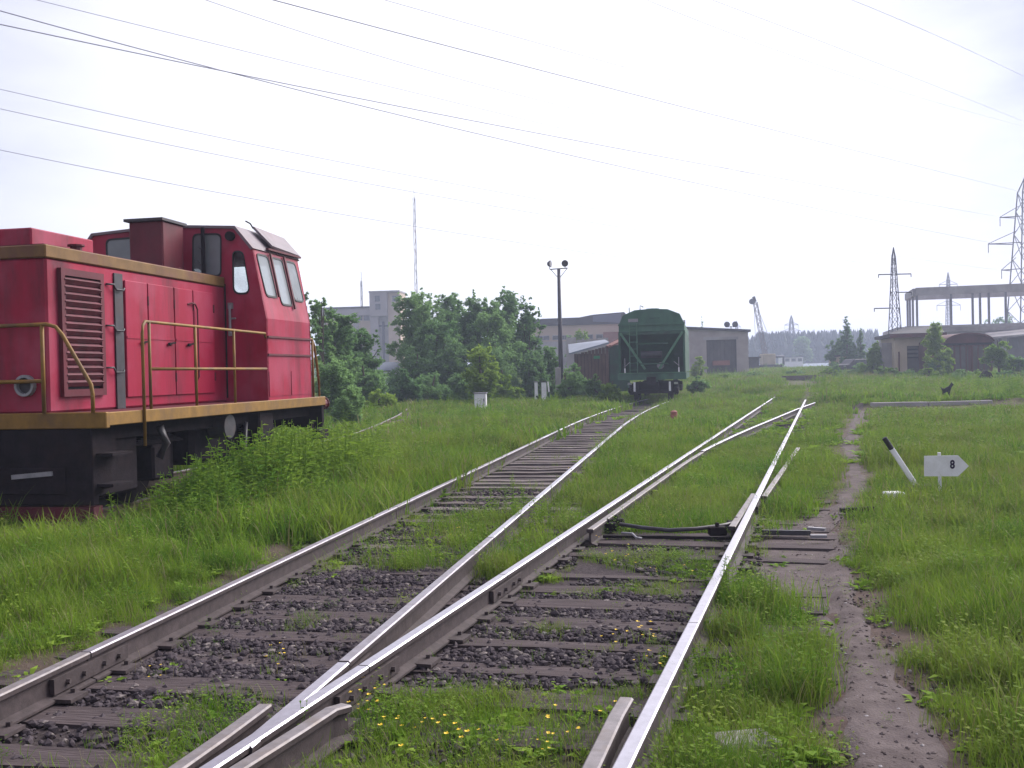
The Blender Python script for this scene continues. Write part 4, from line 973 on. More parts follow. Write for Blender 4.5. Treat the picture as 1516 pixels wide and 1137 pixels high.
fr.box('lower_band', mt['concrete'], xl,xr,-.25,-.01,0,a(840,505)[1])
mb = MB(); xx = a(895,500)[0]; mb.box(xx,xr+1,-6,-1,0,a(900,494)[1]); mb.build('brick_annex', mt['brickred'], fr.o)
# broken concrete wall behind the shed
fr = Frame('concrete_wall', 'old weathered concrete panel wall behind the plank shed', 'wall', 838,545,95,-.05, z=.9)
a = fr.a_of; x_ = a(838,500)[0]; xe = a(897,500)[0]; i = 0
while x_ < xe:
    h_ = a(860,499+random.uniform(-2,4))[1]; fr.box('panel', mt['concrete'], x_,x_+.95,0,.2,-.5,h_+random.uniform(-.1,.1)); x_ += 1.0
# plank shed with sloping roof and the green garage next to it
fr = Frame('plank_shed', 'brown plank shed with blue-grey lean-to roof and a small green sign', 'shed', 848,560,66,-.05, z=.35)
a = fr.a_of; xl,xr = a(850,520)[0],a(898,520)[0]; zl,zr = a(855,521)[1],a(898,509)[1]
fr.box('inner_wall', mt['black'], xl+.05,xr-.05,.12,5,0,zl-.15)
x_ = xl
while x_ < xr-.05:
    w_ = (x_-xl)/(xr-xl); fr.box('plank', mt['brown'], x_,x_+.20,0,.05,0,zl+(zr-zl)*w_-.12-random.uniform(0,.05)); x_ += .225
mb = MB(); v4 = [(xl-.35,-.4,zl-.18),(xr+.15,-.4,zr),(xr+.15,5.4,zr+.35),(xl-.35,5.4,zl+.55)]
mb.add([*v4, *[(p_[0],p_[1],p_[2]+.10) for p_ in v4]], [(0,1,2,3),(7,6,5,4),(0,4,5,1),(1,5,6,2),(2,6,7,3),(3,7,4,0)]); mb.build('roof', mt['roofblue'], fr.o)
s0,s1 = a(879,527),a(888,531); mt['signgreen'] = M('green_enamel', (.03,.22,.09), .5, .1, 5)
fr.box('sign_plate', mt['signgreen'], s0[0],s1[0],-.08,-.01,s1[1],s0[1])
g0,g1 = xr+.2,a(918,520)[0]+.6
mb = MB(); mb.box(g0,g1,0,4,0,zr-.1); ga = mb.build('green_lean_to', mt['greend'], fr.o)
mb = MB(); v4 = [(g0-.05,-.2,zr-.28),(g1,-.2,zr+.35),(g1,4.2,zr+.55),(g0-.05,4.2,zr-.08)]; mb.add([*v4, *[(p_[0],p_[1],p_[2]+.08) for p_ in v4]], [(0,1,2,3),(7,6,5,4),(0,4,5,1),(1,5,6,2),(2,6,7,3),(3,7,4,0)]); mb.build('roof', mt['brickred'], ga)
for k in range(3):
    xx = g0 + (g1-g0)*(k+.33)/3; mb = MB(); mb.box(xx,xx+.06,-.05,-.002,0,zr-.2); mb.build('batten', mt['greend'], ga)
# grey brick engine shed
fr = Frame('brick_engine_shed', 'square grey brick shed with a big dark gate right of the hopper wagon', 'building', 1060,552,108,-.08, z=tz(22,108)-.1)
a = fr.a_of; xl,xr = a(990,520)[0],a(1108,520)[0]; zl,zr = a(1000,484)[1],a(1108,490)[1]; gx0,gx1 = a(1046,520)[0],a(1089,520)[0]; gz = a(1067,503)[1]
mb = MB(); wall_holes(mb, [(xl,-.3),(xr,-.3),(xr,zr-.1),(xl,zl-.1)], [[(gx0,.0),(gx1,.0),(gx1,gz),(gx0,gz)]], lambda p_,q_,d: (p_,d,q_), 0,.4); mb.build('front_wall', mt['brickgrey'], fr.o)
mb = MB(); mb.box(xr-.35,xr-.005,.401,14,-.3,zr-.1); mb.box(xl,xl+.3,.401,14,-.3,zr-.1); mb.box(xl,xr,14,14.3,-.3,zr-.1); mb.build('side_walls', mt['brickgrey'], fr.o)
mb = MB(); v4 = [(xl-.3,-.3,zl-.1),(xr+.25,-.3,zr-.1),(xr+.25,14.5,zr-.05),(xl-.3,14.5,zl-.05)]; mb.add([*v4, *[(p_[0],p_[1],p_[2]+.25) for p_ in v4]], [(0,1,2,3),(7,6,5,4),(0,4,5,1),(1,5,6,2),(2,6,7,3),(3,7,4,0)]); mb.build('roof', mt['darkroof'], fr.o)
mt['gate'] = M('dark_gate_boards', (.085,.075,.07), .85, .3, 1.5, dirt=(.05,.04,.04), streak=.6)
nb = 8
for k in range(nb):
    q0,q1 = gx0+(gx1-gx0)*k/nb, gx0+(gx1-gx0)*(k+1)/nb; fr.box('gate_board', mt['gate'], q0+.012,q1-.012,.2,.27,0,gz-.03)
fr.box('gate_back', mt['black'], gx0-.1,gx1+.1,.30,.36,0,gz+.1)
fr.box('lintel', mt['concrete'], gx0-.3,gx1+.3,-.04,-.002,gz,gz+.3)
fr.box('gate_jamb', mt['darkroof'], gx1-.02,gx1+.08,-.05,.2,0,gz)
q = a(1068,536); fr.box('handcart', mt['brickred'], q[0]-1.0,q[0]+.7,-1.4,-.5,q[1]-.35,q[1]+.15)
lx = a(1083,484)
for dx_ in (-.45,.4):
    mb = MB(); c0 = Vector((lx[0]+dx_,.4,zr+.75)); mb.tube([c0,c0+Vector((0,-.25,0))], .2, 12, .32); mb.build('roof_floodlight', mt['steeld'], fr.o)
mb = MB(); mb.tube([(lx[0],.4,zr),(lx[0],.4,zr+.6)], .05, 6); mb.bar((lx[0]-.5,.4,zr+.5),(lx[0]+.5,.4,zr+.5),.06,.06); mb.build('lamp_bracket', mt['steeld'], fr.o)
fr.box('roof_box', mt['concrete'], xl+.4,xl+2.0,2,4,zl+.15,zl+.8)

# right-hand: buff gatehouse with flat ragged roof
Yb = 84.0
fr = Frame('gatehouse', 'small buff plastered building with dark doorway and ragged flat roof', 'building', 1340,558,Yb,-.20, z=.50)
a = fr.a_of; xl,xr = a(1325,520)[0],a(1392,520)[0]; zt_ = a(1345,499)[1]; dx0,dx1 = a(1343,530)[0],a(1366,530)[0]; dz = a(1354,512)[1]; 
mb = MB(); wall_holes(mb, [(xl,-.2),(xr,-.2),(xr,zt_),(xl,zt_)], [[(dx0,.0),(dx1,.0),(dx1,dz),(dx0,dz)]], lambda p_,q_,d: (p_,d,q_), 0,.35); mb.build('front_wall', mt['yellowbrick'], fr.o)
mb = MB(); mb.box(xl,xl+.35,.351,7,-.2,zt_); mb.box(xr-.35,xr,.351,7,-.2,zt_); mb.box(xl,xr,6.9,7.2,-.2,zt_-.01); mb.build('side_walls', mt['yellowbrick'], fr.o)
mb = MB(); mb.box(xl-.5,xr+.4,-.6,7.6,zt_+.002,zt_+.28); rf = mb.build('roof_slab', mt['darkroof'], fr.o)
mb = MB(); mb.box(xl-.5,xr+.4,-.64,-.605,zt_-.05,zt_+.26); mb.build('fascia', mt['rustsheet'], rf)
v4 = [(xl-.55,-.4,zt_+.3),(xl+.9,1.0,zt_+.8),(xr+.3,2.0,zt_+1.0),(xr+.3,-.4,zt_+.3)]
mb = MB(); mb.add([*v4, *[(p_[0]+.3,p_[1]+4,p_[2]) for p_ in v4]], [(0,1,2,3),(7,6,5,4),(0,4,5,1),(1,5,6,2),(2,6,7,3),(3,7,4,0)]); mb.build('upper_roof', mt['darkroof'], rf)
fr.box('door_leaf', mt['gate'], dx0,dx1,.22,.28,0,dz*.62); fr.box('doorway_dark', mt['black'], dx0-.1,dx1+.1,.36,.42,0,dz+.1)
for k in range(3): fr.box('door_slat', mt['gate'], dx0,dx1,.16,.21,dz*.66+k*.34,dz*.66+k*.34+.2)
fr.box('wall_pipe', mt['rustsheet'], xl+.25,xl+.35,-.1,-.005,.6,zt_-1.2)
fr.box('grey_side_annex', mt['concrete'], xl-.8,xl-.01,1.5,6,-.2,zt_-.4)
fr.box('doorstep', mt['concrete'], dx0-.2,dx1+.2,-.6,-.002,-.2,.02)
# dark red barrel-roofed garage
Yb2 = 78.0
fr = Frame('barrel_roof_garage', 'rusty dark red garage with a rounded barrel roof beside the gatehouse', 'garage', 1433,553,Yb2,-.06, z=.47)
a = fr.a_of; xl,xr = a(1398,530)[0],a(1471,530)[0]; ze = a(1434,509)[1]; zt_ = a(1434,495)[1]; n = 16
arc = [(xl+(xr-xl)*k/n, ze+(zt_-ze)*math.sqrt(max(0,1-((k/n-.5)*2)**2*.96))) for k in range(n+1)]
mb = MB(); mb.prism([(xl+.1,0),(xr-.1,0)]+[(x_,z_) for x_,z_ in arc[::-1]], lambda p_,q_,d: (p_,d,q_), 0,6); mb.build('garage_body', mt['rustsheet'], fr.o)
mb = MB()
for k in range(n):
    (p0,q0),(p1,q1) = arc[k],arc[k+1]; mb.add([(p0,-.25,q0),(p1,-.25,q1),(p1,6.2,q1),(p0,6.2,q0),(p0,-.25,q0+.12),(p1,-.25,q1+.12),(p1,6.2,q1+.12),(p0,6.2,q0+.12)], [(0,1,2,3),(7,6,5,4),(0,4,5,1),(1,5,6,2),(2,6,7,3),(3,7,4,0)])
mb.build('barrel_roof', mt['rustsheet'], fr.o)
for k in range(8):
    x_ = xl+.3+(xr-xl-.6)*k/7; fr.box('rib', mt['rustsheet'], x_-.05,x_+.05,-.08,-.003,0,ze-.1)
fr.box('eave_beam', mt['black'], xl,xr,-.12,-.003,ze-.1,ze+.08)
for k in range(2):
    x_ = xl+(xr-xl)*(.08+.44*k); fr.box('gate_leaf', mt['gate'], x_+.1,x_+(xr-xl)*.40,-.06,-.002,.05,ze-.2)
# long concrete hall with an open concrete frame on it
Yh = 112.0
fr = Frame('concrete_hall', 'long grey concrete hall carrying an open unfinished concrete frame', 'building', 1345,545,Yh,-.27, z=.9)
a = fr.a_of; x0 = a(1344,470)[0]; x1 = x0+26; zr = a(1360,476)[1]; 
fr.box('hall_wall', mt['concrete'], x0-1.6,x1,2,20,0,zr-1.2); fr.box('parapet', mt['concrete'], x0-1.0,x1,1.8,20.2,zr-1.19,zr-.5)
for k in range(9): window(fr, fr.o, x0+1+k*2.8,x0+3.1+k*2.8,zr-3.2,zr-1.9,2,2)
zt_ = a(1357,426)[1]; zb_ = zt_-.85; xa = a(1356,430)[0]
fr.box('top_beam', mt['concrete'], xa,x1,0,.5,zb_,zt_); fr.box('end_beam', mt['concrete'], xa-.25,xa+.25,.51,9,zb_,zt_-.05); fr.box('rear_beam', mt['concrete'], xa,x1,8.6,9,zb_,zt_-.1)
for px in (1357.5,1408,1440,1451,1464,1489):
    x_ = a(px,450,.2)[0]; fr.box('column', mt['steel'], x_-.11,x_+.11,.13,.36,zr-.5,zb_-.005)
for b_ in (3,6,8.5): fr.box('column', mt['steel'], xa-.12,xa+.1,b_,b_+.25,zr-.5,zb_-.005)
fr.box('lower_beam', mt['concrete'], xa-1.2,x1,-.1,.6,zr-.75,zr-.495)
mb = MB(); v4 = [(x0+8,-3,zr-2.2),(x1,-3,zr-1.0),(x1,1.7,zr-.3),(x0+8,1.7,zr-1.6)]; mb.add([*v4, *[(p_[0],p_[1],p_[2]+.2) for p_ in v4]], [(0,1,2,3),(7,6,5,4),(0,4,5,1),(1,5,6,2),(2,6,7,3),(3,7,4,0)]); mb.build('lean_to_roof', mt['concrete'], fr.o)
for k in range(5): x_ = x0+9+k*4; fr.box('pier', mt['concrete'], x_,x_+.5,-2.6,-2.1,0,zr-2.1+.3*k*.9)
# low concrete kerb wall on the right: separate blocks
kw = thing('low_concrete_wall', 'low weathered concrete retaining wall across the grass on the right', 'wall', (14,38.1,0))
x_ = 13.5; i = 0
while x_ < 27:
    l_ = random.uniform(1.8,2.6); mb = MB(); h_ = .27+random.uniform(-.02,.02); mb.box(x_-14,x_-14+l_-.03,-.15,.15,-.2,h_); 
    if i not in (2,): mb.build('block', mt['concrete'], kw, bevel=.02).rotation_euler = (0,random.uniform(-.01,.01),random.uniform(-.01,.01))
    x_ += l_; i += 1
for (px,py,Y,w_,d_,lb) in ((1367,577,62,1.9,.8,'broad pale concrete slab lying below the gatehouse'),(1358,571,70,1.8,1.0,'thin pale slab near the gatehouse step')):
    p = at(px,py,Y); mb = MB(); mb.box(-w_/2,w_/2,-d_/2,d_/2,-.2,.13); o = mb.build('concrete_slab', mt['concrete'], bevel=.03); o.location = (p.x,Y,max(tz(p.x,Y)+.1,p.z)); tag(o,lb,'slab')
# black dog standing on the bank
Yd = 40.5
p = at(1405,590,Yd); gz_ = tz(p.x,Yd)
mt['fur'] = M('black_fur', (.012,.012,.014), .8, .3, 30, bump=.3)
me_ = bpy.data.meshes.new('dog'); sv = [(0,0,.38),(.14,0,.40),(.28,0,.40),(.36,0,.53),(.42,0,.62),(.53,0,.60),(-.10,0,.42),(-.17,0,.52),
    (.27,.06,.28),(.26,.06,.15),(.28,.06,.01),(.27,-.06,.28),(.26,-.06,.15),(.28,-.06,.01),(-.02,.06,.26),(-.07,.06,.15),(-.04,.06,.01),(-.02,-.06,.26),(-.07,-.06,.15),(-.04,-.06,.01),(.40,.035,.71),(.40,-.035,.71)]
se = [(0,1),(1,2),(2,3),(3,4),(4,5),(0,6),(6,7),(2,8),(8,9),(9,10),(2,11),(11,12),(12,13),(0,14),(14,15),(15,16),(0,17),(17,18),(18,19),(4,20),(4,21)]
me_.from_pydata(sv, se, []); dog = bpy.data.objects.new('dog', me_); C.objects.link(dog)
rad = [.10,.10,.12,.07,.065,.03,.035,.015,.05,.03,.025,.05,.03,.025,.06,.03,.025,.06,.03,.025,.015,.015]
md = dog.modifiers.new('skin','SKIN'); md2 = dog.modifiers.new('sub','SUBSURF'); md2.levels = 1; md2.render_levels = 1
for i, r_ in enumerate(rad): me_.skin_vertices[0].data[i].radius = (r_,r_)
me_.skin_vertices[0].data[0].use_root = True
me_.materials.append(mt['fur']); dog.location = (p.x-.2, Yd, gz_+.02); dog.rotation_euler = (0,0,-.2); dog.scale = (.70,.70,.92)
tag(dog, 'small black dog standing in the grass of the bank facing right', 'dog')
p = at(1458,562,66); mb = MB(); mb.prism([(-.5,0),(.55,0),(.35,.45),(.0,.62),(-.25,.3)], lambda a_,b_,d: (a_,d,b_), -.2,.2); o = mb.build('scrap_sheet', mt['black'], bevel=.03); o.location = (p.x,66,tz(p.x,66)); tag(o,'dark bent scrap sheet below the rounded garage','scrap')

# far yard between engine shed and gatehouse
def small_building(px0,px1,pyt,pyb,Y,m,rm_,label,name='shed',cat='shed',depth=4,rz=0.0,win=0):
    fr = Frame(name,label,cat,(px0+px1)/2,pyb,Y,rz); a = fr.a_of; x0_,x1_ = a(px0,pyb)[0],a(px1,pyb)[0]; h_ = a((px0+px1)/2,pyt)[1]
    fr.box('walls', mt[m], x0_,x1_,0,depth,-1.0,h_-.12); fr.box('roof', mt[rm_], x0_-.2,x1_+.2,-.25,depth+.2,h_-.118,h_+.06)
    for k in range(win): q_ = x0_+(x1_-x0_)*(k+.5)/win; window(fr, fr.o, q_-.5,q_+.5,h_*.45,h_*.8,0)
    return fr
small_building(1161,1189,528,541,230,'white','greyblue','far white hut with dark roof in the middle of the yard',depth=5,win=3)
fr = small_building(1109,1124,529,550,125,'steeld','gunmetal','dark grey wagon end peeping out beside the grey brick shed','box_wagon','railway wagon',depth=8)
small_building(1243,1268,526,546,120,'yellowbrick','darkroof','small pale hut with dark flat roof under the right trees','hut','hut',depth=4)
fr = Frame('lattice_crane','distant lattice boom crane with a yellow cab behind the yard','crane',1137,540,170,0); a = fr.a_of
mb = MB(); zb_ = a(1131,520)[1]
mb.box(-1.1,1.0,-1.2,1.2,0,zb_*.8); mt['craney'] = M('faded_yellow_paint', (.36,.29,.20), .7, .2, 1); mt['boomg'] = M('brown_grey_boom', (.17,.14,.14), .7, .2, 1); mb.build('crane_house', mt['craney'], fr.o, bevel=.1)
mb = MB(); mb.box(-2.2,2.0,-1.6,-.9,-1.5,-.01); mb.box(-2.2,2.0,.9,1.6,-1.5,-.01); mb.build('crawler_track', mt['black'], fr.o, bevel=.1)
b0 = Vector((a(1133,520)[0],0,zb_*.7)); t0 = Vector((a(1118,447)[0],0,a(1118,447)[1])); mb = MB(); w_ = .48; n = 14
for sx in (-1,1):
    for sy in (-1,1): mb.bar(b0+Vector((sx*w_*.6,sy*w_,0)), t0+Vector((sx*w_*.6,sy*w_*.6,0)), .09,.09)
for k in range(n):
    p0,p1 = b0.lerp(t0,k/n),b0.lerp(t0,(k+1)/n)
    for sy in (-1,1): s = 1 if k%2 else -1; mb.bar(p0+Vector((s*w_*.6,sy*w_*.8,0)),p1+Vector((-s*w_*.6,sy*w_*.8,0)),.06,.06,(0,1,0))
mb.build('boom', mt['boomg'], fr.o)
t1 = Vector((a(1115.5,439)[0],0,a(1115.5,439)[1])); mb = MB(); mb.bar(t0,t1,.5,.4); mb.tube([t0+Vector((-.5,-.3,.1)),t0+Vector((-.5,.3,.1))],.5,10); mb.build('boom_head', mt['steeld'], fr.o)
mb = MB(); mb.bar(t1,t1+Vector((.5,0,-18)),.05,.05); mb.bar(t0,Vector((1.2,0,zb_*.9)),.06,.06); mb.build('hoist_cable', mt['wire'], fr.o)
# arched pipe and low grey wall near the hut
fr = Frame('arched_pipe','dark pipe arching over the yard left of the far white hut','pipe',1132,540,180,0); a = fr.a_of
mb = MB(); mb.tube([(a(px,py)[0],0,a(px,py)[1]) for px,py in ((1131,541),(1134,535),(1141,531),(1150,528),(1160,527.5),(1160,540))], .22, 8); o = mb.build('pipe', mt['steeld'], fr.o, smooth=True)
# parked dark car
Yc = 105.0; p = at(1270,548,Yc); car = thing('parked_car','dark old car parked in the weeds beneath the right trees','car',(p.x,Yc,tz(p.x,Yc)),0.35)
body = [(-2.0,.3),(2.0,.3),(2.05,.75),(1.1,.88),(.6,1.38),(-1.0,1.38),(-1.6,.9),(-2.05,.8)]
mb = MB(); mb.prism(body, lambda a_,b_,d: (a_,d,b_), -.8,.8); bd = mb.build('body', mt['gunmetal'], car, bevel=.06)
mb = MB(); mb.prism([(-.95,.92),(.85,.92),(.5,1.3),(-.85,1.3)], lambda a_,b_,d: (a_,d,b_), -.81,.81); mb.build('side_windows', mt['glassdark'], car)
for x_ in (-1.25,1.25):
    for s in (-1,1): mb = MB(); mb.tube([(x_,s*.66,.3),(x_,s*.82,.3)], .3, 14); mb.build('wheel', mt['rubber'], car)
for x_ in (-.55,.55): mb = MB(); mb.box(-2.08,-2.03,x_-.15,x_+.15,.6,.72); mb.build('headlight', mt['lgrey'], car)
# low white shed among the left trees
fr = Frame('white_hut','little white hut with grey roof half hidden between the left trees','hut',574,578,62,-.05); a = fr.a_of
x0_,x1_ = a(562,560)[0],a(588,560)[0]; h_ = a(575,548)[1]
fr.box('walls', mt['white'], x0_,x1_,0,2,-.5,h_); mb = MB(); v4 = [(x0_-.15,-.2,h_-.02),(x1_+.15,-.2,h_-.02),(x1_-.1,1.0,h_+.5),(x0_+.1,1.0,h_+.5)]; mb.add([*v4,(x1_+.1,2.2,h_-.02),(x0_-.1,2.2,h_-.02)], [(0,1,2,3),(2,4,5,3),(0,5,4,1),(1,4,2),(0,3,5)]); mb.build('roof', mt['roofblue'], fr.o)
fr.box('door_frame', mt['greend'], a(567,560)[0]-.05,a(567,560)[0]+.03,-.04,-.002,-.3,h_-.1); fr.box('door_frame', mt['greend'], a(582,560)[0]-.03,a(582,560)[0]+.05,-.04,-.002,-.3,h_-.05)
for k in range(7): fr.box('siding_board', mt['white'], a(568,560)[0],a(581,560)[0],-.03,-.003,k*h_/7.5,(k+.92)*h_/7.5)
fr.box('door_head', mt['greend'], a(567,560)[0],a(582,560)[0],-.045,-.004,h_-.09,h_-.03)
# heap of rails / boards far down the right-hand track
p = at(1196,560,75); mb = MB()
for k in range(5): mb.bar((-1.5+random.uniform(-.2,.2),k*.3,.12+.05*k),(1.6+random.uniform(-.3,.3),k*.3+.2,.14+.05*k),.18,.12)
o = mb.build('timber_pile', mt['wood2']); o.location = (p.x,75,tz(p.x,75)); tag(o,'low pile of old grey timbers at the far end of the right track','timber pile')

# ------------------------------------------------------------------ pylons and power lines
def pylon(name, label, px, ytop, pyb, Y, bw, tw, arms, m='steeld', cat='pylon', th=.14, group=None, zb=None):
    p = at(px,pyb,Y); z0 = 1.0 if zb is None else zb; o = thing(name,label,cat,(p.x,Y,z0),group=group); h_ = at(px,ytop,Y).z-z0
    mb = MB(); n = max(6,int(h_/ (bw*.62+.5)))
    wd = lambda z: (bw+(tw-bw)*min(1,z/(h_*.93)))/2
    for sx in (-1,1):
        for sy in (-1,1): mb.bar((sx*wd(0),sy*wd(0),0),(sx*wd(h_*.92),sy*wd(h_*.92),h_*.92),th,th); mb.bar((sx*wd(h_*.92),sy*wd(h_*.92),h_*.92),(0,0,h_),th,th)
    zs = [h_*.92*(1-(1-k/n)**1.15) for k in range(n+1)]
    for k in range(n):
        za,zb2 = zs[k],zs[k+1]; wa_,wb_ = wd(za),wd(zb2)
        for sy in (-1,1): mb.bar((-wa_,sy*wa_,za),(wb_,sy*wb_,zb2),th*.55,th*.55,(0,1,0)); mb.bar((wa_,sy*wa_,za),(-wb_,sy*wb_,zb2),th*.55,th*.55,(0,1,0))
        for sx in (-1,1): mb.bar((sx*wa_,-wa_,za),(sx*wb_,wb_,zb2),th*.55,th*.55,(1,0,0))
        mb.bar((-wb_,-wb_,zb2),(wb_,-wb_,zb2),th*.5,th*.5)
    mb.build('tower', mt[m], o)
    for (py,l0,l1,rise) in arms:
        z = at(px,py,Y).z-z0; ar = MB()
        for s,l_ in ((-1,l0),(1,l1)):
            if l_ <= 0: continue
            w_ = wd(z)
            for sy in (-1,1): ar.bar((s*w_,sy*w_,z),(s*l_,0,z),th*.8,th*.8)
            if rise: ar.bar((s*w_,0,z+rise),(s*l_,0,z+.05),th*.6,th*.6)
            else: ar.bar((s*w_,0,z),(s*l_,0,z),th*1.4,th*1.6)
            ar.tube([(s*l_,0,z),(s*l_,0,z-(1.3 if rise else .3))], .05 if rise else .04, 6)
        ar.build('crossarm', mt[m], o)
    return o
pylon('lattice_pole','dark lattice pole with three uneven crossarms left of the concrete frame',1326,366,545,95,1.2,.26,[(406,1.45,1.6,0),(433,.3,1.6,0),(456,1.9,.4,0)],th=.06)
pylon('power_pylon','big lattice power pylon at the right edge carrying the overhead wires',1522,262,530,150,5.0,1.5,[(321,3.8,3.8,1.6),(360,5.6,5.6,1.9),(399,3.7,3.7,1.8)],th=.14,group='power line pylons')
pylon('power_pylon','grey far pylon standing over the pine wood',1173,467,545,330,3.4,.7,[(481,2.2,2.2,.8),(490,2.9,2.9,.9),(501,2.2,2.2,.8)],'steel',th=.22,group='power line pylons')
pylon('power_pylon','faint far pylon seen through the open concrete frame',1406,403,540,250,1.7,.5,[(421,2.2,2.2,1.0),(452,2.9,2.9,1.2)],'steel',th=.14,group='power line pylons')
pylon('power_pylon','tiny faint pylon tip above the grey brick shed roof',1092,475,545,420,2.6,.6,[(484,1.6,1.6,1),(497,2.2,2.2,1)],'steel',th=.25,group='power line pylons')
def wire(pts, Y0, Y1, label, r=.03):
    (xa,ya),(xb,yb),(xc,yc) = pts; co = np.polyfit([xa,xb,xc],[ya,yb,yc],2)
    lo_, hi_ = (xa-260 if xa < 20 or ya < 5 else xa), xc + (60 if xc > 1500 else 0)
    P_ = []
    for px in np.linspace(lo_, hi_, 40):
        w_ = (px-xa)/(xc-xa); Y = 1/((1-w_)/Y0 + w_/Y1) if (1-w_)/Y0+w_/Y1 > 1e-4 else 400
        P_.append(at(px, float(np.polyval(co,px)), Y))
    mb = MB(); mb.tube(P_, r, 5); o = mb.build('overhead_wire', mt['wire'], smooth=True)
    tag(o, label, 'power line', 'overhead power lines'); return o
WIRES = [
 ([(0,36),(758,190),(1480,321)], 42,150,'bold wire from the upper left edge down to the top pylon arm'),
 ([(0,16),(300,97),(1470,360)], 44,150,'wire starting above the bold left wire and crossing it, ending at the middle pylon arm'),
 ([(55,0),(310,63),(1240,288)], 44,125,'fine wire leaving the top edge near the upper left corner'),
 ([(0,132),(380,215),(1480,400)], 50,150,'upper of the pair of wires over the locomotive hood'),
 ([(0,161),(470,258),(1300,392)], 48,120,'lower of the pair of wires over the locomotive hood'),
 ([(0,222),(350,290),(1000,392)], 46,95,'lowest wire passing just above the locomotive cab'),
 ([(305,0),(758,138),(1060,208)], 44,95,'faint wire leaving the top edge above the cab'),
 ([(405,0),(758,93),(1516,285)], 46,150,'boldest wire across the middle of the sky from the top edge'),
 ([(570,0),(758,53),(1250,188)], 48,110,'wire leaving the top edge left of the floodlight post'),
 ([(958,0),(1180,85),(1516,187)], 60,120,'faint upper right wire ending low on the right edge'),
 ([(1055,0),(1280,86),(1516,180)], 56,110,'wire crossing the upper right sky from above the shed'),
 ([(1262,0),(1390,54),(1516,113)], 50,80,'wire in the top right corner of the sky'),
]
for pts, a_, b_, lb in WIRES: wire(pts, a_, b_, lb, .026 if 'bold' in lb else .015)

# ------------------------------------------------------------------ trees and bushes
def leaf_cloud(lobes, n, size, flat=.5):
    """n small leaf faces spread through the lobes' outer volume"""
    V = []; Fc = []; tot = sum(l[3]*l[4]*l[5] for l in lobes) ; k = 0
    Ls = random.choices(lobes, weights=[l[3]*l[4]+l[3]*l[5] for l in lobes], k=n)
    cl = {}
    for i, l in enumerate(Ls):
        key = id(l)
        if key not in cl: # clumps: twigs inside each lobe, so gaps stay between them
            m_ = max(10, int(n/len(lobes)/42)); cl[key] = []
            for _ in range(m_):
                d = Vector((random.gauss(0,1),random.gauss(0,1),random.gauss(0,1))).normalized(); r_ = random.uniform(.45,1.22)
                cl[key].append(Vector((l[0]+d.x*l[3]*r_, l[1]+d.y*l[4]*r_, l[2]+d.z*l[5]*r_)))
        c_ = random.choice(cl[key]); rr = .30*min(l[3],l[5])
        p = c_ + Vector((random.gauss(0,rr*.62),random.gauss(0,rr*.62),random.gauss(0,rr*.5)))
        if p.z < .02: p.z = abs(p.z)*.5+.02
        s = size*random.uniform(.6,1.4)
        nrm_ = (Vector((random.gauss(0,1),random.gauss(0,1),random.gauss(0,1)+flat))).normalized()
        t_ = nrm_.orthogonal().normalized(); t_.rotate(Matrix.Rotation(random.uniform(0,6.28),3,nrm_)); b_ = nrm_.cross(t_)
        o = len(V); V += [tuple(p-t_*s), tuple(p+b_*s*.42-nrm_*s*.1), tuple(p+t_*s), tuple(p-b_*s*.42-nrm_*s*.1)]; Fc.append((o,o+1,o+2,o+3))
    return V, Fc
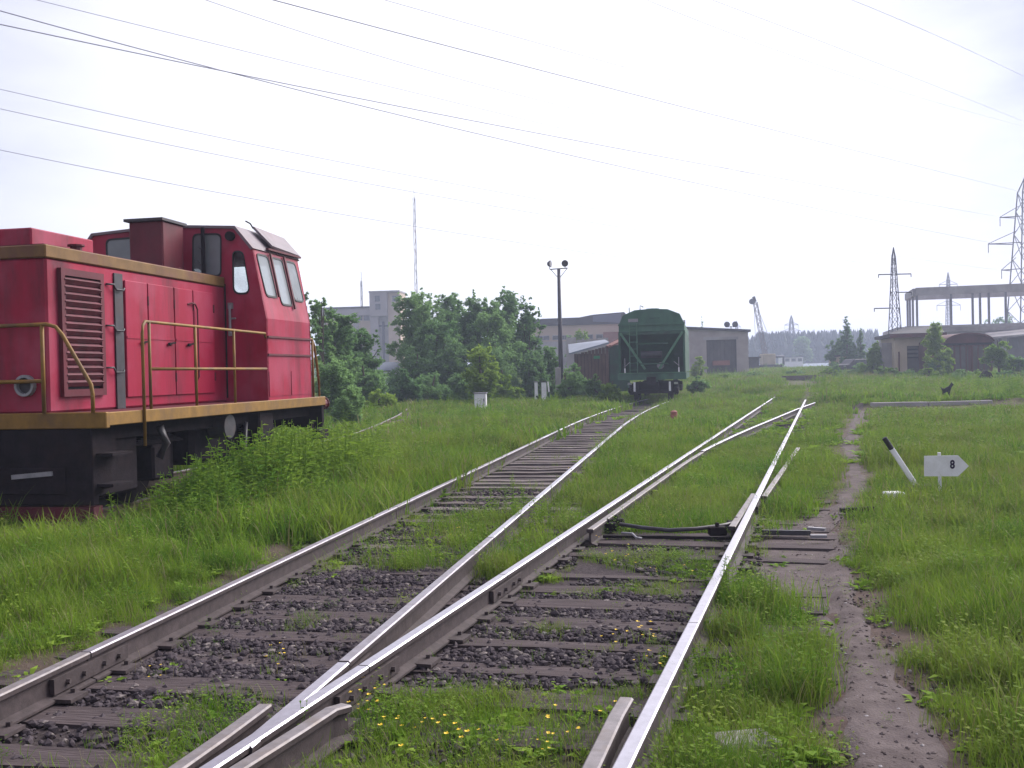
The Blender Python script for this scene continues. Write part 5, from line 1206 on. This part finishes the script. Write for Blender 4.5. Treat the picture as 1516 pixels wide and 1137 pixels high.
def tree(name, label, cat, px, ptop, hw, Y, m='leaf', n=5000, size=.14, pbase=None, trunk=.12, group=None, shape='round', z=None):
    base = at(px, 560, Y); z0 = tz(base.x, Y) if z is None else z
    h_ = at(px, ptop, Y).z - z0; w_ = hw*Y/F_PX; o = thing(name, label, cat, (base.x, Y, z0), group=group)
    lobes = []; ends = []
    if shape == 'round':
        for k in range(int(20+w_*3)):
            a_ = random.uniform(0,6.28); f = random.uniform(.28,.86); prof_ = math.sin(math.pi*min(1,max(.12,f*.86+.1)))**.6
            rr = w_*prof_*random.uniform(.15,.88); r_ = w_*random.uniform(.17,.32)
            lobes.append((math.cos(a_)*rr, math.sin(a_)*rr, h_*f, r_, r_, min(r_*1.1,h_*.2)))
        for k in range(int(5+w_*1.5)):
            q_ = random.uniform(-.75,.75); lobes.append((q_*w_, random.uniform(-.4,.4)*w_, h_*(.90-.22*q_*q_)+random.uniform(-.06,.05)*h_, w_*random.uniform(.06,.12), w_*.1, h_*random.uniform(.05,.10)))
        lobes.append((random.uniform(-.2,.2)*w_,0,h_*.86,w_*.25,w_*.25,h_*.10)); lobes.append((random.uniform(-.5,.5)*w_,0,h_*.82,w_*.28,w_*.28,h_*.12))
        for q_, f_ in ((-.3,.42),(.3,.45),(0,.62),(0,.3)): lobes.append((q_*w_, random.uniform(-.2,.2)*w_, h_*f_, w_*.48, w_*.48, h_*.2))
    elif shape == 'spire':
        for k in range(12):
            f = .12+.86*k/11; r_ = w_*(1.05-f)*random.uniform(.7,1.1)+.06*w_
            lobes.append((random.uniform(-.25,.25)*w_*(1-f), random.uniform(-.25,.25)*w_, h_*f, r_, r_, h_*.075))
    elif shape == 'sprig':
        for k in range(16):
            q_ = random.uniform(-1,1); f = random.uniform(.3,.97)-.25*abs(q_); lobes.append((q_*w_*(1.1-.6*f), random.uniform(-.5,.5)*w_, h_*f, w_*random.uniform(.16,.3), w_*.25, h_*random.uniform(.03,.07)))
    elif shape == 'bush':
        for k in range(int(7+w_*2)):
            a_ = random.uniform(0,6.28); rr = w_*random.uniform(0,.8); f = random.uniform(.1,.8)*(1-.5*rr/w_); r_ = w_*random.uniform(.25,.4)
            lobes.append((math.cos(a_)*rr, math.sin(a_)*rr*.7, h_*f, r_, r_, h_*.22))
    V, Fc = leaf_cloud(lobes, int(n*2.4), size*.68, 1.5)
    me_ = bpy.data.meshes.new('crown'); me_.from_pydata(V, [], Fc); me_.materials.append(mt[m]); co = bpy.data.objects.new('crown', me_); C.objects.link(co); co.parent = o
    mb = MB(); top = Vector((random.uniform(-.1,.1)*w_, 0, h_*.8)); mb.tube([(0,0,-.1),(random.uniform(-.05,.05)*w_,0,h_*.35),top], trunk, 7, trunk*.25)
    for l in random.sample(lobes, min(len(lobes),7)):
        z_ = h_*random.uniform(.15,.45); mb.tube([(0,0,z_),(l[0]*.5,l[1]*.5,(z_+l[2])*.5+.05*h_),(l[0],l[1],l[2])], trunk*.45, 5, trunk*.1)
    mb.build('trunk', mt['bark'], o)
    return o
T = tree
# left group behind the cab
T('tree','slim dark tree whose tip rises just right of the locomotive cab','tree',478,404,24,44,'leaf',2600,.11,shape='sprig')
T('tree','second slim dark sapling tip close behind the cab','tree',458,412,20,42,'leaf',1800,.10,shape='sprig')
T('tree','rounded green tree behind the rear of the locomotive','tree',495,452,42,47,'leaf',7000,.12)
T('tree','lower green tree between the locomotive and the elevator tower','tree',533,482,40,50,'leaf',7000,.12)
T('bush','green bush right behind the rear handrail of the locomotive','bush',490,520,42,38,'leaf',5000,.10,shape='bush')
T('bush','green bush left of the white hut','bush',540,525,40,48,'leaf',5000,.11,shape='bush')
# central clump
T('tree','leftmost tall willow of the central clump, next to the white hut','tree',622,424,48,62,'leaf',11000,.14)
T('tree','second willow of the central clump under the radio mast','tree',668,428,46,66,'leaf',10000,.14)
T('tree','middle willow of the central clump','tree',708,430,42,64,'leaf',10000,.14)
T('tree','tall willow right of the middle of the clump','tree',752,424,46,66,'leaf',10000,.14)
T('tree','rightmost lower willow of the central clump','tree',783,442,26,64,'leaf',6000,.13)
T('bush','dark bush at the foot of the leftmost willow','bush',615,505,48,58,'leafd',6000,.12,shape='bush')
T('bush','dark bush under the second willow','bush',665,495,46,58,'leafd',6000,.12,shape='bush')
T('bush','dark bush behind the bright young tree','bush',730,490,52,58,'leafd',6500,.12,shape='bush')
T('bush','dark bush under the rightmost willow','bush',785,495,34,58,'leafd',5000,.12,shape='bush')
T('young_tree','bright yellow-green young tree in front of the dark willows','tree',712,506,32,50,'leafb',2600,.13)
T('bush','bright bush left of the floodlight post','bush',800,512,32,60,'leaf',4200,.12,shape='bush')
T('bush','green bush hiding the left end of the plank shed','bush',852,528,26,58,'leaf',3600,.11,shape='bush')
T('bush','green bush in front of the plank shed','bush',880,545,26,54,'leaf',3200,.10,shape='bush')
T('tree','small tree against the factory hall wall','tree',862,483,14,100,'leafb',1300,.16)
T('tree','tiny tree in front of the factory hall left of the other','tree',846,492,10,100,'leaf',900,.16)
T('tree','willow filling the gap in the right half of the central clump','tree',735,455,44,61,'leaf',9000,.13)
T('tree','low willow at the back left of the central clump','tree',645,470,46,60,'leaf',8000,.13)
T('bush','bush between white hut and leftmost willow','bush',600,540,26,52,'leafd',3500,.11,shape='bush')
T('bush','broad green bush in front of the leftmost willow','bush',640,545,44,54,'leaf',4500,.11,shape='bush')
T('bush','broad green bush left of the bright young tree','bush',682,548,34,53,'leaf',4000,.11,shape='bush')
T('bush','light bush right of the bright young tree','bush',745,535,26,56,'leafb',3200,.11,shape='bush')
T('bush','green bush right of the floodlight post','bush',838,540,24,51,'leaf',3200,.10,shape='bush')
T('bush','light green bush left of the wagon by the track','bush',905,556,22,49,'leafb',2400,.10,shape='bush')
T('bush','tall green bush behind the floodlight post','bush',815,500,26,60,'leaf',3600,.12,shape='bush')
T('bush','bush low beside the rear of the locomotive','bush',515,560,34,33,'leaf',3600,.09,shape='bush')
T('bush','bush low left of the bending siding rail','bush',560,572,30,44,'leafb',3000,.10,shape='bush')
# right
T('tree','dark spiky tree right of the far pine wood','tree',1255,472,19,118,'leafd',3600,.2,shape='spire')
T('tree','shorter dark tree beside the dark spiky tree','tree',1275,488,12,118,'leafd',1800,.2,shape='spire')
T('tree','round dark green tree behind the pale hut','tree',1240,500,18,122,'leafd',3000,.2)
T('bush','bright green bush left of the gatehouse','bush',1293,503,24,86,'leafb',3600,.13,shape='bush')
T('bush','small green bush under the dark spiky tree','bush',1240,535,16,95,'leaf',1600,.13,shape='bush')
T('young_tree','bushy bright young tree growing in front of the gatehouse','tree',1386,470,25,74,'leafb',4600,.12,shape='bush')
T('bush','green bush at the foot of the young gatehouse tree','bush',1392,522,20,74,'leaf',2400,.11,shape='bush')
T('bush','tall bush on the right of the rounded garage','bush',1480,490,27,74,'leafb',3600,.13,shape='bush')
T('bush','bush at the right edge of the frame by the concrete hall','bush',1508,520,22,74,'leaf',2600,.12,shape='bush')
T('tree','distant tree mass seen through the open concrete frame','tree',1490,455,40,190,'leafd',3500,.4,shape='bush')
T('tree','lone pine standing out of the far wood','tree',1188,497,16,280,'leafd',2000,.5)
T('tree','thin small tree above the roof of the grey brick shed','tree',1041,473,5,150,'leafd',600,.22,shape='spire')
T('bush','bush before the grey brick shed wall','bush',1037,528,16,90,'leafb',1700,.13,shape='bush')
T('bush','low bushes in the yard beside the far hut','bush',1205,540,20,150,'leafb',1500,.2,shape='bush')
T('bush','low bush left of the far hut','bush',1148,537,18,170,'leaf',1300,.22,shape='bush')
for i,(px,pt,hw,Y,m_,lb) in enumerate(((1310,535,20,80,'leafb','low bright bush below the left corner of the gatehouse'),(1345,546,16,78,'leaf','low bush on the doorstep side of the gatehouse'),(1375,543,18,72,'leafb','bright low bush under the young gatehouse tree'),
        (1420,546,22,70,'leaf','low bush below the left half of the rounded garage'),(1455,544,18,71,'leafb','low bright bush below the right half of the rounded garage'),(1500,538,26,66,'leaf','wide low bush at the right edge below the hall'),
        (1275,532,22,90,'leaf','bush hiding the pale hut behind the dark car'),(1225,542,22,84,'leafb','low bright bush left of the pale hut'),(1180,545,20,96,'leaf','low bush in the yard in front of the far white hut'),
        (1120,548,22,88,'leaf','low bush by the right corner of the grey brick shed'),(1075,550,26,86,'leafb','low bright weeds bush before the shed gate'),(1030,555,18,62,'leaf','low bush right of the hopper wagon'))):
    T('bush',lb,'bush',px,pt,hw,Y,m_,1700,.11,shape='bush')
# far wood: one mass
V = []; Fc = []
for k in range(1500):
    Y = random.uniform(300,430); px = random.uniform(1020,1300); b_ = at(px,545,Y); h_ = random.uniform(9,13)*(1 if px < 1120 else 1.12)*Y/420; w_ = random.uniform(2.2,3.6)
    z0 = 1.2
    for l_ in range(4):
        f = .2+.2*l_; o = len(V); a0 = random.uniform(0,6.28)
        for q_ in range(5): a_ = a0+q_*1.256; rr = w_*(1.05-f*.9)*random.uniform(.7,1.2); V.append((b_.x+math.cos(a_)*rr, Y+math.sin(a_)*rr, z0+h_*f+random.uniform(-.4,.4)))
        V.append((b_.x+random.uniform(-.3,.3), Y, z0+h_*(f+.28)))
        for q_ in range(5): Fc.append((o+q_,o+(q_+1)%5,o+5))
me_ = bpy.data.meshes.new('far_wood'); me_.from_pydata(V, [], Fc); me_.materials.append(mt['leafp']); o = bpy.data.objects.new('far_wood', me_); C.objects.link(o)
tag(o, 'bluish far pine wood on the skyline', 'wood', kind='stuff')
# distant hill on the right and beyond the trees
mb = MB(); hx = np.linspace(150,700,40)
for x_ in hx:
    px_ = x_/900*F_PX+758; hh = 8 + 26*math.exp(-((px_-1305)/42)**2) + 6*math.sin(x_*.02)
    mb.v += [(x_,900,-2),(x_,960,hh),(x_,1100,hh*.8)]
for k in range(39):
    for q_ in range(2): mb.f.append((k*3+q_,(k+1)*3+q_,(k+1)*3+q_+1,k*3+q_+1)); mb.m.append(0)
mt['hill'] = M('far_hill', (.06,.075,.05), .9, .3, .02)
tag(mb.build('hills', mt['hill'], smooth=True), 'low far hill left of the gatehouse', 'hill', kind='structure')
# low far tree belts left and right, beyond everything
V = []; Fc = []
for k in range(1400):
    Y = random.uniform(240,420); px = random.choice([random.uniform(-500,620), random.uniform(760,1050), random.uniform(1290,2100)]); b_ = at(px,545,Y); h_ = random.uniform(4,7); w_ = random.uniform(3,5)
    for l_ in range(4):
        f = .15+.2*l_; o = len(V); a0 = random.uniform(0,6.28)
        for q_ in range(5): a_ = a0+q_*1.256; rr = w_*(1.05-f*.9)*random.uniform(.7,1.2); V.append((b_.x+math.cos(a_)*rr, Y+math.sin(a_)*rr, 1+h_*f+random.uniform(-.4,.4)))
        V.append((b_.x+random.uniform(-.3,.3), Y, 1+h_*(f+.28)))
        for q_ in range(5): Fc.append((o+q_,o+(q_+1)%5,o+5))
me_ = bpy.data.meshes.new('far_scrub'); me_.from_pydata(V, [], Fc); me_.materials.append(mt['leafd']); o = bpy.data.objects.new('far_scrub', me_); C.objects.link(o)
tag(o, 'low dark far scrub along the horizon', 'scrub', kind='stuff')

# ------------------------------------------------------------------ grass and weeds (instanced tufts, one stuff object each)
def blades(n, h, spread, lean, w, mats, seedheads=0):
    mb = MB()
    for k in range(n):
        a_ = random.uniform(0,6.28); r_ = spread*math.sqrt(random.random()); x_,y_ = math.cos(a_)*r_,math.sin(a_)*r_
        hh = h*random.uniform(.45,1.15); la = random.uniform(0,6.28); ln_ = lean*random.uniform(.2,1.3)*hh; ww = w*random.uniform(.7,1.3)
        d = Vector((math.cos(la),math.sin(la),0)); s_ = Vector((-d.y,d.x,0)); o = len(mb.v); sg_ = 4
        for i in range(sg_):
            t_ = i/sg_; p = Vector((x_,y_,0))+d*ln_*t_**2+Vector((0,0,hh*(t_-.22*t_*t_*min(1,ln_/hh)))); wd_ = ww*(1-t_*.75)
            mb.v += [tuple(p-s_*wd_*.5),tuple(p+s_*wd_*.5)]
        mb.v.append(tuple(Vector((x_,y_,0))+d*ln_*1.05+Vector((0,0,hh*(1-.25*min(1,ln_/hh))))))
        mi = 1 if random.random() < .10 else 0
        for i in range(sg_-1): mb.f.append((o+2*i,o+2*i+1,o+2*i+3,o+2*i+2)); mb.m.append(mi)
        mb.f.append((o+2*sg_-2,o+2*sg_-1,o+2*sg_)); mb.m.append(mi)
    return mb
def weed_plant(h, stems, leaf):
    mb = MB()
    for k in range(stems):
        a_ = random.uniform(0,6.28); tip = Vector((math.cos(a_)*h*.25*random.random(),math.sin(a_)*h*.25*random.random(),h*random.uniform(.7,1.1))); b0 = Vector((random.uniform(-.04,.04),random.uniform(-.04,.04),0))
        mb.tube([b0, b0.lerp(tip,.5)+Vector((0,0,.02)), tip], .005, 4, .002)
        nl = int(h/.035)
        for i in range(nl):
            t_ = .15+.85*i/nl; p = b0.lerp(tip,t_); la = i*2.4+random.uniform(-.4,.4); L_ = leaf*(1.15-t_*.6)*random.uniform(.7,1.2); d = Vector((math.cos(la),math.sin(la),random.uniform(.1,.7))).normalized(); s_ = Vector((-math.sin(la),math.cos(la),0))
            q0,q1,q2 = p, p+d*L_*.5, p+d*L_+Vector((0,0,-L_*.25)); o = len(mb.v)
            mb.v += [tuple(q0),tuple(q1-s_*L_*.14),tuple(q2),tuple(q1+s_*L_*.14)]; mb.f.append((o,o+1,o+2,o+3)); mb.m.append(0)
    return mb
def flower_plant():
    mb = blades(10,.10,.06,.5,.006,None)
    for k in range(random.choice((2,3,4))):
        p = Vector((random.uniform(-.08,.08),random.uniform(-.08,.08),random.uniform(.08,.15))); 
        for q_ in range(5):
            a_ = q_*1.256+random.random(); d = Vector((math.cos(a_),math.sin(a_),.4)); s_ = Vector((-d.y,d.x,0)); o = len(mb.v)
            mb.v += [tuple(p),tuple(p+d*.007-s_*.005),tuple(p+d*.013),tuple(p+d*.007+s_*.005)]; mb.f.append((o,o+1,o+2,o+3)); mb.m.append(2)
    return mb
src = {}
def source(key, mbs, mats):
    c_ = bpy.data.collections.new(key); src[key] = c_
    for i, mb in enumerate(mbs):
        o = mb.build(f'{key}_tuft', mats, link=False); c_.objects.link(o)
GM = [mt['grass'], mt['grassdry'], mt['petal']]
def rosette(n, L_):
    mb = MB()
    for k in range(n):
        a_ = k*2.4+random.uniform(-.4,.4); l_ = L_*random.uniform(.5,1.1); d = Vector((math.cos(a_),math.sin(a_),0)); s_ = Vector((-d.y,d.x,0)); up = random.uniform(.15,.9); w_ = l_*random.uniform(.14,.26)
        q0,q1,q2 = d*.005, d*l_*.55+Vector((0,0,l_*up*.6)), d*l_+Vector((0,0,l_*up*.55)); o = len(mb.v)
        mb.v += [tuple(q0),tuple(q1-s_*w_),tuple(q2),tuple(q1+s_*w_)]; mb.f.append((o,o+1,o+2,o+3)); mb.m.append(0)
    return mb
source('short_grass', [blades(13,.15,.12,.6,.006,None) for _ in range(6)], GM)
source('tall_grass', [blades(12,.34,.20,.6,.0075,None) for _ in range(8)], GM)
source('meadow_clump', [blades(24,.36,.34,.65,.014,None) for _ in range(8)], GM)
source('far_clump', [blades(36,.42,.70,.7,.05,None) for _ in range(6)], GM)
def herb(h, n, L_):
    mb = MB()
    for k in range(n):
        a_ = random.uniform(0,6.28); tip = Vector((math.cos(a_)*h*random.uniform(.2,.9),math.sin(a_)*h*random.uniform(.2,.9),h*random.uniform(.4,1.1)))
        m_ = random.randint(4,7)
        for i in range(m_):
            p = tip*((i+1.5)/(m_+1)); la = i*2.1+random.random(); d = Vector((math.cos(la),math.sin(la),random.uniform(-.1,.5))); s_ = Vector((-math.sin(la),math.cos(la),0)); l_ = L_*random.uniform(.6,1.3); o = len(mb.v)
            mb.v += [tuple(p),tuple(p+d*l_*.5-s_*l_*.28),tuple(p+d*l_),tuple(p+d*l_*.5+s_*l_*.28)]; mb.f.append((o,o+1,o+2,o+3)); mb.m.append(0)
    return mb
source('herb', [herb(.15,8,.024) for _ in range(4)]+[herb(.24,8,.034) for _ in range(4)], [mt['herb']])
source('rough_clump', [herb(.75,16,.085) for _ in range(4)]+[herb(.5,14,.07) for _ in range(3)]+[blades(30,.8,.35,.5,.03,None) for _ in range(0)], [mt['herb']])
source('dead_stalks', [blades(5,.42,.16,.5,.0042,None) for _ in range(4)], [mt['grassdry'],mt['grassdry'],mt['petal']])
source('dry_clump', [blades(34,.6,.45,.5,.035,None) for _ in range(4)], [mt['grassdry'],mt['grass'],mt['petal']])
source('rosette', [rosette(9,.09) for _ in range(3)]+[rosette(14,.14) for _ in range(3)], [mt['weed']])
source('weed', [weed_plant(.55,3,.11) for _ in range(3)]+[weed_plant(.3,4,.09) for _ in range(3)], [mt['weed']])
source('flower', [flower_plant() for _ in range(4)], GM)
def scatter(name, key, P_, label, cat):
    n = len(P_); me_ = bpy.data.meshes.new(name); me_.from_pydata([p[:3] for p in P_], [], [])
    a1 = me_.attributes.new('rot','FLOAT_VECTOR','POINT'); a1.data.foreach_set('vector', np.array([(random.uniform(-.12,.12),random.uniform(-.12,.12),random.uniform(0,6.28)) for _ in P_],dtype=np.float32).ravel())
    a2 = me_.attributes.new('scl','FLOAT','POINT'); a2.data.foreach_set('value', np.array([p[3] for p in P_],dtype=np.float32))
    a3 = me_.attributes.new('pick','INT','POINT'); a3.data.foreach_set('value', np.array([random.randrange(len(src[key].objects)) for _ in P_],dtype=np.int32))
    o = bpy.data.objects.new(name, me_); C.objects.link(o)
    g = bpy.data.node_groups.new(name,'GeometryNodeTree'); g.interface.new_socket('Geometry',in_out='INPUT',socket_type='NodeSocketGeometry'); g.interface.new_socket('Geometry',in_out='OUTPUT',socket_type='NodeSocketGeometry')
    gi,go = g.nodes.new('NodeGroupInput'),g.nodes.new('NodeGroupOutput'); ip = g.nodes.new('GeometryNodeInstanceOnPoints'); ci = g.nodes.new('GeometryNodeCollectionInfo')
    ci.inputs['Collection'].default_value = src[key]; ci.inputs['Separate Children'].default_value = True; ci.inputs['Reset Children'].default_value = True
    def na(nm,ty): q_ = g.nodes.new('GeometryNodeInputNamedAttribute'); q_.data_type = ty; q_.inputs['Name'].default_value = nm; return q_
    l_ = g.links.new; l_(gi.outputs[0],ip.inputs['Points']); l_(ci.outputs[0],ip.inputs['Instance']); ip.inputs['Pick Instance'].default_value = True
    r_ = na('rot','FLOAT_VECTOR'); e_ = g.nodes.new('FunctionNodeEulerToRotation'); l_(r_.outputs[0],e_.inputs[0]); l_(e_.outputs[0],ip.inputs['Rotation'])
    l_(na('scl','FLOAT').outputs[0],ip.inputs['Scale']); l_(na('pick','INT').outputs[0],ip.inputs['Instance Index']); l_(ip.outputs[0],go.inputs[0])
    md_ = o.modifiers.new('scatter','NODES'); md_.node_group = g
    return tag(o,label,cat,kind='stuff')
def in_loco(x,y):
    dx_,dy_ = x-LOCO_O.x,y-LOCO_O.y; s,c_ = math.sin(LOCO_YAW),math.cos(LOCO_YAW); v,u = dx_*c_-dy_*s, dx_*s+dy_*c_
    return v,u
def fill(n, y0, y1, margin=1.0):
    """random spots inside the view wedge, even per ground area"""
    for _ in range(n):
        y = math.sqrt(random.uniform(y0*y0,y1*y1)); x = random.uniform(-.56,.56)*y + random.uniform(-margin,margin); yield x,y
def ok(x,y):
    v,u = in_loco(x,y)
    if -1.6 < v < 1.45 and -.3 < u < 6.6: return False
    return True
CLEAR = [(dog.location.x+.1, Yd, .55, 1.6), (cbn.location.x, 44, .5, 3.2), (rm.location.x, 33, .25, .9)]
_fy = [p[1] for p in lpts[3:]]; _fx = [p[0] for p in lpts[3:]]
def low(x,y):
    k = 1.0
    for cx,cy,w_,d_ in CLEAR:
        if abs(x-cx) < w_ and cy-d_ < y < cy+.5: k = .28
    if 20 < y < 46 and abs(x-float(np.interp(y,_fy,_fx))-.35) < .75: k = .12 if y > 23.5 else .35
    if y > 23 and y < 80 and (abs(x-RRx(y)) < .45 or abs(x-RLx(y)) < .35 and y > 24 or y < 42 and abs(x-LBx(y)) < .4): k = .4
    if 13.4 < x < 27 and 34.5 < y < 38.0: k = .35
    if 13.4 < x < 27 and 37.9 < y < 38.4: k = .3
    return k
S,Tt,Mm,Ff,Ww,Fl = [],[],[],[],[],[]
for x,y in fill(46000, 2.6, 9.5):
    d,h = grass_density(x,y)
    if random.random() > d or not ok(x,y): continue
    (S if h < .15 else Tt).append((x,y,tz(x,y)-.01, (h/.16 if h < .15 else h/.34)*random.uniform(.7,1.2)))
for x,y in fill(34000, 9, 24):
    d,h = grass_density(x,y)
    if random.random() > d or not ok(x,y): continue
    if d < .5 or h < .15: S.append((x,y,tz(x,y)-.01,h/.16*random.uniform(.8,1.5)))
    else: Mm.append((x,y,tz(x,y)-.02,h/.36*random.uniform(.8,1.45)))
for x,y in fill(40000, 23, 62, 3):
    d,h = grass_density(x,y)
    if random.random() > d or not ok(x,y): continue
    if d < .5 or h < .14: Mm.append((x,y,tz(x,y)-.02,h/.40*random.uniform(.7,1.1)*low(x,y)))
    else: Ff.append((x,y,tz(x,y)-.03,h/.42*random.uniform(.8,1.5)*(1 if y > 40 else .85)*low(x,y)))
for x,y in fill(26000, 60, 190, 6):
    if (abs(x-RLx(y)-.8) < 1 and y < 75) or (patch(x,y,.16,17) < .40 and random.random() < .8): continue
    Ff.append((x,y,tz(x,y)-.03,random.uniform(.5,1.25)*(1+.25*(y > 110))))
scatter('short_grass','short_grass',S,'short sparse grass among the sleepers and by the path','grass')
scatter('tall_grass','tall_grass',Tt,'tall fresh grass beside the near rails and on the right verge','grass')
scatter('meadow_grass','meadow_clump',Mm,'lush meadow grass between and beside the tracks','grass')
scatter('far_grass','far_clump',Ff,'far rough grass of the yard behind the tracks','grass')
# weeds: a tall belt along the locomotive and here and there
for _ in range(780):
    u = random.uniform(.35,7.4); v = random.gauss(2.1,.38)
    if v < 1.45: continue
    p = lw(v,u); s_ = random.uniform(.7,1.7)*(1.15 if 2 < u < 5.5 else .9)
    if u < 1.2: s_ *= .8
    Ww.append((p.x,p.y,tz(p.x,p.y)-.02,s_))
for x,y in fill(9000, 3.4, 30):
    d,h = grass_density(x,y)
    if d < .35 or h < .10 or not ok(x,y) or random.random() > .5 or patch(x,y,.6,9) < .47: continue
    if -.5 < x-LLx(y) < 2.0 or -.3 < x-RLx(y) < 1.9: continue
    Ww.append((x,y,tz(x,y)-.02,random.uniform(.25,.72)*(.6+1.3*h/.25)*.62))
for px,py,s_,k in ((775,775,.75,26),(700,790,.5,12),(760,740,.5,14),(1080,880,.7,14),(1120,900,.6,14),(1025,985,.55,12),(440,1115,.5,6)):
    for _ in range(k):
        p = gp(px+random.gauss(0,22),py+random.gauss(0,9)); Ww.append((p.x,p.y,tz(p.x,p.y)-.01,s_*random.uniform(.5,1)))
Rc = []; Dc = []
for x,y in fill(8500, 20, 120, 4):
    d,h = grass_density(x,y)
    if d < .5 or not ok(x,y) or low(x,y) < 1 or (-1.0 < x-LLx(y) < 2.6 and y < 60) or (-.5 < x-RLx(y) < 2.4 and y < 75): continue
    a_ = patch(x,y,.17,21); b_ = patch(x,y,.11,33)
    if a_ > .47 and random.random() < .55: Rc.append((x,y,tz(x,y)-.03,random.uniform(.5,1.15)*(.6+.006*y)))
    elif b_ > .50 and random.random() < .7: Dc.append((x,y,tz(x,y)-.03,random.uniform(.4,.95)*(.6+.005*y)))
scatter('rough_herbage','rough_clump',Rc,'coarse leafy herbage standing in patches over the yard','weeds')
scatter('dry_grass','dry_clump',Dc,'pale dry grass patches scattered over the yard','grass')
Ds = []
for x,y in fill(7000, 2.8, 22):
    d,h = grass_density(x,y)
    if not ok(x,y) or random.random() > (d*.8+.04)*patch(x,y,.7,41)*1.3: continue
    Ds.append((x,y,tz(x,y)-.01,random.uniform(.4,.95)*(.45+2.0*h)*(1 if y < 10 else 1.25)))
scatter('dead_grass_stalks','dead_stalks',Ds,'thin pale dead grass stalks standing among the green grass','grass')
Rs = []
for x,y in fill(16000, 2.8, 13):
    d,h = grass_density(x,y); q_ = patch(x,y,.9,4)
    if not ok(x,y) or random.random() > max(.03, d)*max(.05,(q_-.3)*2): continue
    Rs.append((x,y,tz(x,y)-.005,random.uniform(.5,1.3)*(.6+1.5*h)))
for x,y in fill(9000, 13, 40):
    d,h = grass_density(x,y)
    if not ok(x,y) or random.random() > d*max(.05,(patch(x,y,.4,4)-.3)*2): continue
    Rs.append((x,y,tz(x,y)+.0,random.uniform(1.2,2.6)))
Hb = []
for x,y in fill(26000, 2.7, 15):
    d,h = grass_density(x,y); q_ = patch(x,y,.8,14)
    if not ok(x,y) or random.random() > d*(.1+1.0*q_): continue
    Hb.append((x,y,tz(x,y)-.005,random.uniform(.55,1.25)*(.35+2.6*h)))
for x,y in fill(24000, 15, 45):
    d,h = grass_density(x,y); q_ = patch(x,y,.35,14)
    if not ok(x,y) or random.random() > d*(.1+.9*q_) or low(x,y) < 1: continue
    Hb.append((x,y,tz(x,y)-.01,random.uniform(.9,2.0)*(.5+2.2*h)))
scatter('herbs','herb',Hb,'small-leaved herbs and clover growing through the grass','weeds')
scatter('ground_weeds','rosette',Rs,'low broad-leaved ground weeds mixed into the grass','weeds')
for x,y in fill(5200, 22, 60, 3):
    d,h = grass_density(x,y)
    if low(x,y) < 1: continue
    if d < .5 or not ok(x,y) or not (x < LLx(y)-.8 or x > 16) or patch(x,y,.16,8) < .46: continue
    if in_loco(x,y)[1] < 8 and abs(in_loco(x,y)[0]) < 3: continue
    if low(x,y) < 1: continue
    Ww.append((x,y,tz(x,y)-.02,random.uniform(.7,1.7)))
for x,y in fill(3000, 26, 120, 4):
    d,h = grass_density(x,y)
    if d < .5 or not ok(x,y) or low(x,y) < 1 or patch(x,y,.12,12) < .5 or -1.5 < x-LLx(y) < 3 and y < 60 or -1 < x-RLx(y) < 3: continue
    Ww.append((x,y,tz(x,y)-.02,random.uniform(.6,1.2)*(1+.012*max(0,y-40))))
scatter('weeds','weed',Ww,'leafy green weeds growing along the locomotive and rails','weeds')
for px,py,sx,sy,k in ((535,1050,22,14,22),(600,1095,30,12,8),(955,955,20,16,12),(700,1110,60,14,12),(960,830,60,14,14),(830,1110,30,10,6),(390,990,20,15,6),(210,1000,30,10,5),(960,750,70,25,30),(1350,835,25,10,4),(850,1060,40,12,4),(970,990,40,16,6),(690,800,40,20,8)):
    for _ in range(max(2,int(k*.55))):
        p = gp(px+random.gauss(0,sx),py+random.gauss(0,sy)); Fl.append((p.x,p.y,tz(p.x,p.y)+.0,random.uniform(.6,1.1)))
scatter('yellow_flowers','flower',Fl,'small yellow flowers dotted between the rails','flowers')
# bright leafy sapling in the grass left of the rail
p = gp(425,800); o = thing('sapling','bright leafy seedling beside the left rail','plant',(p.x,p.y,tz(p.x,p.y)))
weed_plant(.32,4,.14).build('leaves', mt['leafb'], o); mb = MB(); mb.tube([(0,0,-.02),(.01,0,.25)], .006, 5); mb.build('stem', mt['bark'], o)
# litter
for i,(px,py,w_,lb) in enumerate(((1128,571,.35,'pale crumpled rag in the far grass left of the right track'),(785,606,.2,'scrap of white paper below the thin stake'),(1230,575,.3,'white scrap beside the far path'),(805,933,.05,'pale pebble on the dark ballast'))):
    p = gp(px,py); bm = bmesh.new(); bmesh.ops.create_icosphere(bm, subdivisions=2, radius=w_/2)
    for v in bm.verts: v.co *= random.uniform(.7,1.2); v.co.z *= .5
    me_ = bpy.data.meshes.new('litter'); bm.to_mesh(me_); bm.free(); me_.materials.append(mt['white'] if i < 3 else mt['concrete']); nm = 'litter' if i < 3 else 'pale_stone'
    o = bpy.data.objects.new(nm, me_); C.objects.link(o); o.location = (p.x,p.y,tz(p.x,p.y)+w_*.2); tag(o,lb,'litter' if i < 3 else 'stone')

# ------------------------------------------------------------------ haze: the air itself
hm = bpy.data.materials.new('haze_air'); hm.use_nodes = True; t = hm.node_tree; t.nodes.clear()
ho = t.nodes.new('ShaderNodeOutputMaterial'); pv = t.nodes.new('ShaderNodeVolumePrincipled'); pv.inputs['Color'].default_value = (.66,.73,.95,1); pv.inputs['Density'].default_value = .0012; pv.inputs['Anisotropy'].default_value = .3
t.links.new(pv.outputs[0], ho.inputs['Volume'])
mb = MB(); mb.box(-1900,1900,-90,1900,-3.5,52); hz = mb.build('haze', hm); tag(hz,'pale evening haze filling the air over the yard','haze',kind='stuff')
